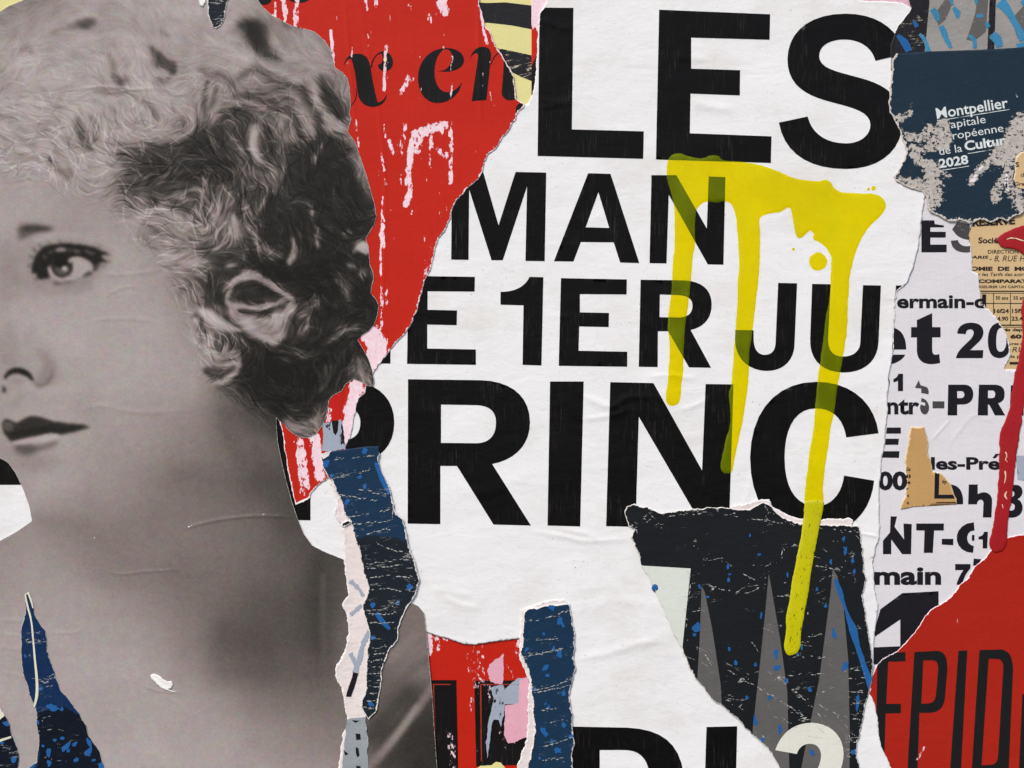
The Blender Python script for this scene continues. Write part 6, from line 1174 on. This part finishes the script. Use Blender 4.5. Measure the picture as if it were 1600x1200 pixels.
cu = Sheet('slate_poster', 'dark slate blue poster with small white lettering Montpellier, badly peeled, at the upper right', CO, 3.4, M['culture'], amp=1.8, lift=.3, strokes=[(a_, b_, c_ * .8, d_) for a_, b_, c_, d_ in CW], spacing=6, base=(0, 0, .12))
LI = M['lightink']
cu.text('Montpellier', 1464, 1577, 186, 18, LI, bold=.014, rot=9); cu.text('apitale', 1486, 1541, 200.5, 13, LI, rot=9)
cu.text('ropéenne', 1489, 1569, 218, 13, LI, rot=9); cu.text('de la', 1468, 1504, 242.5, 13, LI, rot=9); cu.text('Cultur', 1508, 1573, 236, 16, LI, bold=.028, rot=9)
cu.text('2028', 1468, 1514, 263, 15, LI, bold=.028, rot=9)
line(cu, 1464, 189, 1577, 171, 1, LI, 'underline'); line(cu, 1512, 240, 1549, 234, 1, LI, 'underline'); line(cu, 1472, 266, 1514, 259.5, 1, LI, 'underline')
for i, (x, y, rx, ry, a) in enumerate(((1520, 282, 6, 3, -20), (1532, 264, 3, 5, 20), (1524, 275, 4, 2, -40))):
    cu.ink('paint_fleck', [rough(blob(x, y, rx, ry, a, .3), .8, i)], paper('pale_blue_paint_%d' % i, (120, 165, 210), rim=0, vary=.15, bump=.5) if i == 0 else bpy.data.materials['pale_blue_paint_0'], dz=.5)
cu.ink('black_mark', [rough(strip([(1573, 272), (1572, 288), (1575, 302)], (3, 6, 3)), .5, 3)], M['rightink'], dz=.6)
ct = Sheet('newspaper_scrap', 'tan newspaper corner with tiny letters below the slate poster at the right edge', [(1588, 245), (1598, 238), (L1, 230, 0), (L1, 300, 0), (1600, 296), (1590, 294), (1583, 280), (1586, 262)], 4.1, M['tan'], amp=1.2, lift=.2, spacing=6, cat='newspaper')
ct.text('S', 1586, 1592, 261, 8, NI, bold=.03); ct.text('d', 1594, 1599, 276, 7, NI, shear=.2); ct.text('Gran', 1583.5, 1606, 290, 5.5, NI, bold=.02)

# ---- crimson paint drip at the right edge
CP = [(1558, 375), (1565, 366), (1580, 359), (1600, 352), (L1, 343), (L1, 470), (1640, 520), (1612, 590), (1599, 640), (1597, 660), (1591, 690), (1586, 725), (1582, 765), (1577, 800), (1574, 830), (1572, 850), (1566, 860), (1556, 862), (1548, 857), (1546, 846), (1551, 828), (1554, 805), (1557, 785), (1560, 755), (1561, 725), (1562, 695), (1563, 676), (1573, 652), (1579, 630), (1582, 605), (1586, 582), (1592, 560), (1597, 530), (1597, 500), (1596, 480), (1604, 450), (1612, 425), (1606, 405), (1594, 393), (1580, 388), (1566, 385)]
cp = thing('crimson_paint', 'thick glossy crimson paint running down the right edge and ending in a rounded drip', 'paint', 1590, 600, 3)
pour('paint_drip', CP, 2.9, M['crimson'], .3, spacing=5, parent=cp, skirt=.8, seed=7, wob=1.5)
for i, (p, w_) in enumerate((([(1573, 374), (1580, 372), (1586, 373)], (1, 2, .8)), ([(1586, 372), (1594, 375), (1602, 377)], (1.5, 2, 1)), ([(1571, 706), (1573, 712), (1571, 718), (1574, 722)], (1.6, 1.4, 1.2, .6)), ([(1570, 736), (1571, 745), (1569, 755)], (2, 1.8, .8)), ([(1573, 768), (1570, 774), (1573, 780)], (1, 2.6, 1)), ([(1566, 788), (1567, 794)], (1.6, .8)))):
    o = rough(strip(p, w_), .5, i); X, Y, F = tri([o]); make_mesh('light_crack', X, Y, height(X, Y) + 2.9 + .75, F, M['tan'], cp)
